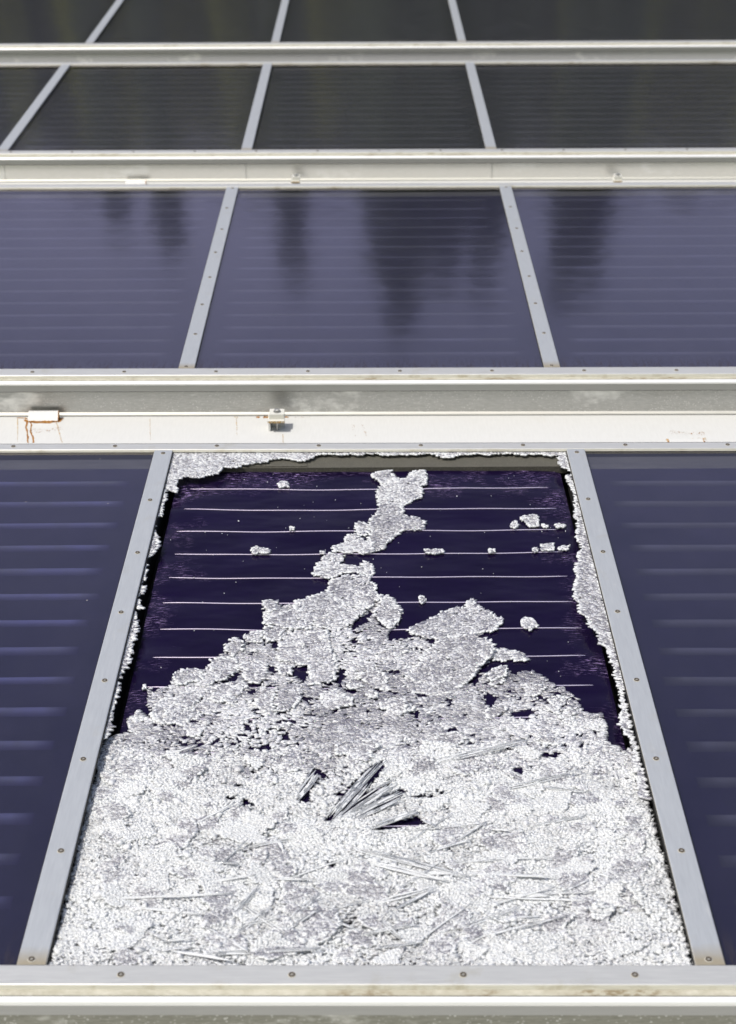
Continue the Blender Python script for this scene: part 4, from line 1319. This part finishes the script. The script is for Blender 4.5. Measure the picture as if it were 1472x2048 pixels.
parts = []
parts.append(carpet(0.0055, 0.0008, 0.0, 2.212, 4.02, 0.92, 0.08, 2, -0.06))
parts.append(carpet(0.0050, 0.0013, 0.4, 2.212, 3.12, 0.60, 0.12, 2, 0.08))
parts.append(carpet(0.0046, 0.0016, 0.55, 2.212, 2.93, 0.96, 0.12, 0, 0.05))
parts.append(carpet(0.0044, 0.0022, 0.85, 2.212, 2.86, 0.88, 0.20, 0, 0.14))
parts.append(crumbs(5000, 2.215, 2.95, 0.0028, 0.0055, 0.8, '', '', KM, 0.8, 0.7, 0.4))
parts.append(crumbs(9000, 2.215, 2.88, 0.0020, 0.0042, 1.0, '', '', KM, 0.8, 0.7, 0.5))
parts.append(crumbs(1500, 2.215, 2.92, 0.0050, 0.0085, 1.0, '', '', [(M['g_crumb'], 0.4), (M['g_side'], 0.6)], 0.8, 0.7, 0.5))
parts.append(crumbs(5500, 2.85, 3.95, 0.0026, 0.0050, 0.3, '', '', KM, 0.8, 0.7, 0.4))
off = 0; Vs, Fs, Ms, Gs = [], [], [], []
for V, F, mi, gr in parts:
    Vs.append(V); Fs.append(F + off); Ms.append(mi); Gs.append(gr); off += len(V)
o = np_mesh('glass_crumbs', np.concatenate(Vs), np.concatenate(Fs), np.concatenate(Ms), np.concatenate(Gs), [k[0] for k in KM], None, W(0, ROWS[0]['sb'], 0), (TILT, 0, 0))
tag(o, 'glittering heap of crumbled toughened glass filling the lower half of the broken panel', 'glass crumbs', kind='stuff')

for poly, lv, label, cat, group, pale, ln in flakes:
    slab(poly, lv, label, cat, group, cell=0.0052 if poly[0][1] < 1560 else 0.0042, tilt=0.07, lean=ln, rag=0.4, gaps=0.01, name='glass_flake',
         mats=[M['g_white'], M['g_side']] if pale else [M['g_top'], M['g_side']])


def sliver(p0, p1, w, label, group, bright=False, n=4, level=None, taper=0.35, rise=0.004, fan=0.0):
    """a long splinter bundle from p0 to p1 (pixels), w metres wide"""
    xm, sm = on_plane((p0[0] + p1[0]) / 2, (p0[1] + p1[1]) / 2, H_ABS)
    lv = level if level is not None else H_ABS + 0.008 + float(pile_h(np.array(xm), np.array(sm)))
    a = on_plane(p0[0], p0[1], lv); b = on_plane(p1[0], p1[1], lv)
    cx, cy = (a[0] + b[0]) / 2, (a[1] + b[1]) / 2
    A_ = Vector((a[0] - cx, a[1] - cy, -rise)); B_ = Vector((b[0] - cx, b[1] - cy, rise))
    d = (B_ - A_).normalized(); side = Vector((-d.y, d.x, 0)).normalized()
    V, F, MI, G = [], [], [], []
    for k in range(n):
        o0 = (k + 0.5) / n - 0.5
        l0, l1 = rs.uniform(0, 0.22), 1 - rs.uniform(0, 0.22)
        segs = 7
        bend = rs.uniform(-0.003, 0.003)
        base = len(V)
        wk = w / n * rs.uniform(0.55, 1.1)
        for q in range(segs + 1):
            f = l0 + (l1 - l0) * q / segs
            tp = (1 - taper * abs(2 * f - 1)) * (1 + fan * f)
            c = A_.lerp(B_, f) + side * (o0 * w * tp * (1 + fan * f) + bend * math.sin(math.pi * f)) + Vector((0, 0, rs.normal(0, 0.0004)))
            e = side * wk * tp * 0.5 * (0.25 if q in (0, segs) else 1)
            hh = Vector((0, 0, 0.0020))
            tw = Vector((0, 0, rs.normal(0, 0.0004)))
            V += [c - e, c + e, c + e + hh + tw, c - e + hh]
        for q in range(segs):
            p = base + q * 4
            for i in range(4):
                j = (i + 1) % 4
                F.append([p + i, p + j, p + 4 + j, p + 4 + i]); MI.append(0 if i in (0, 2) else 1); G.append(rs.uniform())
        F.append([base, base + 3, base + 2, base + 1]); MI.append(1); G.append(1)
        p = base + segs * 4
        F.append([p, p + 1, p + 2, p + 3]); MI.append(1); G.append(1)
    o = np_mesh('glass_sliver', np.array([tuple(v) for v in V]), np.array(F), np.array(MI), np.array(G),
                [M['g_white'] if bright else M['g_clear'], M['g_side']], None, W(cx, cy, lv), (TILT, 0, 0))
    return tag(o, label, 'glass sliver', group)


GL = 'long slivers in the glass heap'
fans = [
    ((650, 1638), (768, 1522), 0.020, 'dark clear splinter fan, steepest of the group at the heart of the heap', 5),
    ((655, 1642), (742, 1560), 0.022, 'short dark splinter just below the steepest one', 5),
    ((665, 1640), (800, 1565), 0.020, 'grey splinter bundle in the middle of the fan', 5),
    ((690, 1640), (815, 1590), 0.024, 'lower grey splinter bundle of the fan above the dark wedge', 5),
    ((700, 1664), (845, 1626), 0.014, 'splinter forming the upper edge of the dark wedge hole', 3),
    ((583, 1605), (640, 1545), 0.016, 'short dark splinter left of the fan', 4),
    ((600, 1592), (632, 1535), 0.009, 'thin dark splinter standing left of the fan', 2),
    ((800, 1536), (1078, 1482), 0.013, 'long gently rising splinter reaching right from the fan', 3),
    ((835, 1628), (880, 1665), 0.005, 'white splinter falling right from the dark wedge hole', 1),
    ((925, 1593), (1175, 1545), 0.010, 'faint long splinter rising to the right side of the heap', 3),
]
for a, b, w, lab, n in fans:
    sliver(a, b, w, lab, None, False, n, rise=0.008, fan=0.3)
lines = [
    ((690, 1690), (950, 1762), 0.020, False, 5), ((700, 1712), (900, 1768), 0.014, True, 4), ((930, 1745), (1140, 1760), 0.008, True, 2), ((722, 1812), (862, 1782), 0.009, True, 3),
    ((940, 1790), (1180, 1806), 0.008, True, 2), ((890, 1866), (1062, 1808), 0.006, False, 2), ((850, 1900), (1150, 1832), 0.008, False, 2), ((388, 1842), (522, 1922), 0.007, False, 2),
    ((432, 1856), (530, 1765), 0.010, False, 3), ((456, 1882), (552, 1808), 0.009, False, 3), ((160, 1797), (480, 1790), 0.009, True, 3), ((304, 1894), (482, 1928), 0.009, True, 2),
    ((350, 1908), (700, 1896), 0.010, False, 2), ((575, 1842), (640, 1790), 0.013, False, 4), ((790, 1745), (930, 1752), 0.010, True, 3), ((270, 1850), (345, 1892), 0.006, False, 3),
    ((570, 1862), (640, 1820), 0.010, False, 3), ((752, 1830), (800, 1880), 0.010, False, 4), ((360, 1770), (520, 1752), 0.008, True, 3), ((900, 1690), (985, 1640), 0.007, False, 3),
    ((640, 1665), (480, 1700), 0.008, False, 3), ((1000, 1560), (1190, 1590), 0.006, False, 2), ((230, 1810), (440, 1838), 0.006, True, 2), ((960, 1815), (1120, 1775), 0.006, True, 2),
    ((310, 1515), (400, 1492), 0.008, True, 3), ((1045, 1655), (1190, 1630), 0.006, False, 2), ((720, 1868), (850, 1850), 0.007, False, 3), ((860, 1730), (1010, 1722), 0.006, False, 3)]
for _k in range(34):
    cxs, cys = rs.uniform(190, 1290), rs.uniform(1640, 1910)
    an = rs.choice([rs.normal(0.0, 0.12), rs.normal(-0.45, 0.15), rs.normal(0.35, 0.15)], p=[0.5, 0.32, 0.18])
    ln_ = rs.uniform(30, 110)
    dx_, dy_ = ln_ * math.cos(an), ln_ * math.sin(an)
    if hlook(hm, np.array([cxs - dx_, cxs + dx_]), np.array([cys - dy_, cys + dy_])).all():
        lines.append(((cxs - dx_, cys - dy_), (cxs + dx_, cys + dy_), rs.uniform(0.003, 0.007), bool(rs.uniform() < 0.5), int(rs.randint(1, 3))))
for a, b, w, br, n in lines:
    mx_, my_ = (a[0] + b[0]) / 2, (a[1] + b[1]) / 2
    dx_, dy_ = b[0] - a[0], b[1] - a[1]
    if dx_ < 0: dx_, dy_ = -dx_, -dy_
    way = 'level' if abs(dy_) < 0.08 * dx_ else ('rising to the right' if dy_ < 0 else 'falling to the right')
    where = ('near the bottom rail' if my_ > 1850 else 'low in the heap' if my_ > 1770 else 'halfway down the heap' if my_ > 1660 else 'high in the heap') + ', ' + ('far left' if mx_ < 400 else 'left' if mx_ < 640 else 'centre' if mx_ < 860 else 'right')
    sliver(a, b, w, ('bright' if br else 'grey') + (' long' if dx_ > 200 else ' short') + ' splinter ' + way + ', ' + where, 'bright splinters on the heap' if br else GL, br, n)
# two large pale plates at the bottom right
slab([(1248, 1775), (1262, 1772), (1300, 1800), (1345, 1820), (1350, 1835), (1318, 1838), (1275, 1808)], H_ABS + 0.030, 'long pale plate of glass at the lower right of the heap', mats=[M['g_white'], M['g_side']], lean=(-0.1, 0.25), cell=0.006)
slab([(1170, 1820), (1195, 1808), (1230, 1815), (1225, 1832), (1190, 1838)], H_ABS + 0.028, 'rounded pale plate near the bottom right of the heap', mats=[M['g_white'], M['g_side']], lean=(-0.1, 0.2), cell=0.006)

dn = 150
dxx, dss = rs.uniform(-0.53, 0.53, dn), rs.uniform(2.6, 4.28, dn)
dpx, dpy = pix(dxx, dss, np.full(dn, H_ABS))
kk_ = ~inside(heap, dpx, dpy)
dxx, dss = dxx[kk_], dss[kk_]
dsz = rs.uniform(0.0004, 0.0013, len(dxx)) * np.where(rs.uniform(0, 1, len(dxx)) < 0.08, 1.8, 1)
dc = np.stack([np.stack([dxx + a_ * dsz, dss - ROWS[0]['sb'] + b_ * dsz], -1) for a_, b_ in ((-1, -1), (1, -0.8), (0.9, 1), (-0.7, 0.8))], 1)
V, F, mi, gr = cells_to_mesh(dc, np.full(len(dxx), H_ABS + 0.0018), 0.0014, 0.3)
o = np_mesh('glass_dust', V, F, mi * 0, gr * 0 + 0.4, [M['g_crumb']], None, W(0, ROWS[0]['sb'], 0), (TILT, 0, 0))
tag(o, 'fine glass dust scattered over the bare purple absorber sheet', 'glass dust', kind='stuff')

# ------------------------------------------------------------------ conifers uphill, seen as reflections in the panes
def reflect_spot(px, py, dist):
    """point at distance dist uphill whose mirror image in the panes falls at (px, py)"""
    d = _F + R2 * (px - 736) / FPX + U2 * (1024 - py) / FPX
    k = dist / d[1]
    return CAM[0] + d[0] * k, dist, -d[2] * k - CAM[2]


def tree(px, py, dist, width, label, seed, kind='conifer', group='conifers standing uphill behind the rows'):
    x, s, h = reflect_spot(px, py, dist)
    tip = W(x, s, h)
    # vertical drop to the hillside
    gl = W(0, 0, -1.15)
    ty = math.tan(TILT)
    zg = gl.z + (tip.y - gl.y) * ty
    H = tip.z - zg
    root = bpy.data.objects.new('birch_tree' if kind == 'birch' else 'conifer_tree', None); root.location = (tip.x, tip.y, zg - 0.05); col.objects.link(root)
    tag(root, label, 'tree', group)
    rr = np.random.RandomState(seed)
    b = MB()
    rad = [(0.16, 0), (0.11, H * 0.4), (0.02, H * 0.97)]
    for (q, z) in rad:
        for k in range(7):
            a = 2 * math.pi * k / 7
            b.v.append((q * math.cos(a), q * math.sin(a), z))
    for l in range(2):
        for k in range(7):
            b.face([l * 7 + k, l * 7 + (k + 1) % 7, l * 7 + 7 + (k + 1) % 7, l * 7 + 7 + k])
    b.build('trunk', M['bark'], root)
    V, F = [], []
    n = 1700 if width < 3 else 3200
    t = rr.uniform(0.06, 1.0, n) ** 0.85
    for i in range(n):
        z = t[i] * H
        layer = 0.72 + 0.28 * math.cos(z * 7 + rr.uniform(-0.6, 0.6))
        wid = width * 0.5 * min(1, (1 - t[i]) * (2.2 if width < 3 else 4.5) + 0.05) ** 0.8 * layer
        a = rr.uniform(0, 2 * math.pi); r_ = wid * math.sqrt(rr.uniform(0.05, 1))
        c = Vector((r_ * math.cos(a), r_ * math.sin(a), z - r_ * 0.25))
        L1 = Vector((math.cos(a), math.sin(a), -0.35)) * rr.uniform(0.18, 0.34) * (1 if width < 3 else 1.5); L2 = Vector((-math.sin(a), math.cos(a), rr.uniform(-0.4, 0.4))) * rr.uniform(0.08, 0.16) * (1 if width < 3 else 1.8)
        k = len(V)
        V += [c - L1 - L2, c + L1 * 0.8 - L2 * 0.4, c + L1, c - L1 * 0.6 + L2]
        F.append([k, k + 1, k + 2, k + 3])
    me = bpy.data.meshes.new('crown'); me.from_pydata([tuple(v) for v in V], [], F); me.materials.append(M['leaves_light'] if kind == 'birch' else M['needles_pale'] if (seed * 7) % 5 < 2 and width > 3 else M['needles'] if width > 3 else M['needles_mid'])
    oc = bpy.data.objects.new('crown', me); col.objects.link(oc); oc.parent = root


fore = [(800, 660, 30, 1.5, 'tall slim conifer whose tip reflects lowest in the second row'),
        (770, 560, 33, 1.9, 'broad conifer left of the tallest one'), (840, 555, 34, 1.9, 'broad conifer right of the tallest one'), (890, 560, 31, 0.9, 'slim conifer two places right of the tallest one'),
        (965, 565, 32, 1.6, 'conifer reflecting beside the right cover strip of the second row'), (1122, 585, 30, 0.75, 'left one of the twin conifers reflecting in the right panel'),
        (1172, 560, 31, 0.85, 'right one of the twin conifers reflecting in the right panel'), (590, 545, 32, 0.55, 'lone conifer left of the broad group'),
        (345, 500, 32, 0.3, 'lone conifer reflecting in the left panel of the second row'), (238, 440, 33, 0.22, 'short conifer reflecting farthest left in the second row')]
for i, (px, py, d, w, lab) in enumerate(fore):
    tree(px, py, d, w * 1.15, lab, 100 + i)
for i, px in enumerate((-60, 60, 190, 300, 480, 660, 735, 880, 1010, 1130, 1250, 1390, 1480)):
    tree(px, 300 - (i % 3) * 26, 36 + (i % 2), 0.75, ('first second third fourth fifth sixth seventh eighth ninth tenth eleventh twelfth thirteenth'.split())[i] + ' slender yellow-green tree from the left, before the dark row uphill', 500 + i, 'birch', 'slender pale trees before the dark row')
ORD = 'first second third fourth fifth sixth seventh eighth ninth tenth eleventh twelfth thirteenth fourteenth fifteenth sixteenth seventeenth eighteenth nineteenth twentieth twenty-first twenty-second twenty-third twenty-fourth twenty-fifth twenty-sixth'.split()
rb = random.Random(5)
for i in range(26):
    px = -330 + i * 84 + rb.uniform(-20, 20)
    tree(px, 352 + rb.uniform(-22, 22), 40 + (i % 2) * 5 + rb.uniform(-1.5, 1.5), 4.6, ORD[i] + ' dense conifer from the left in the dark row uphill', 300 + i, group='row of dense conifers closing the hillside')
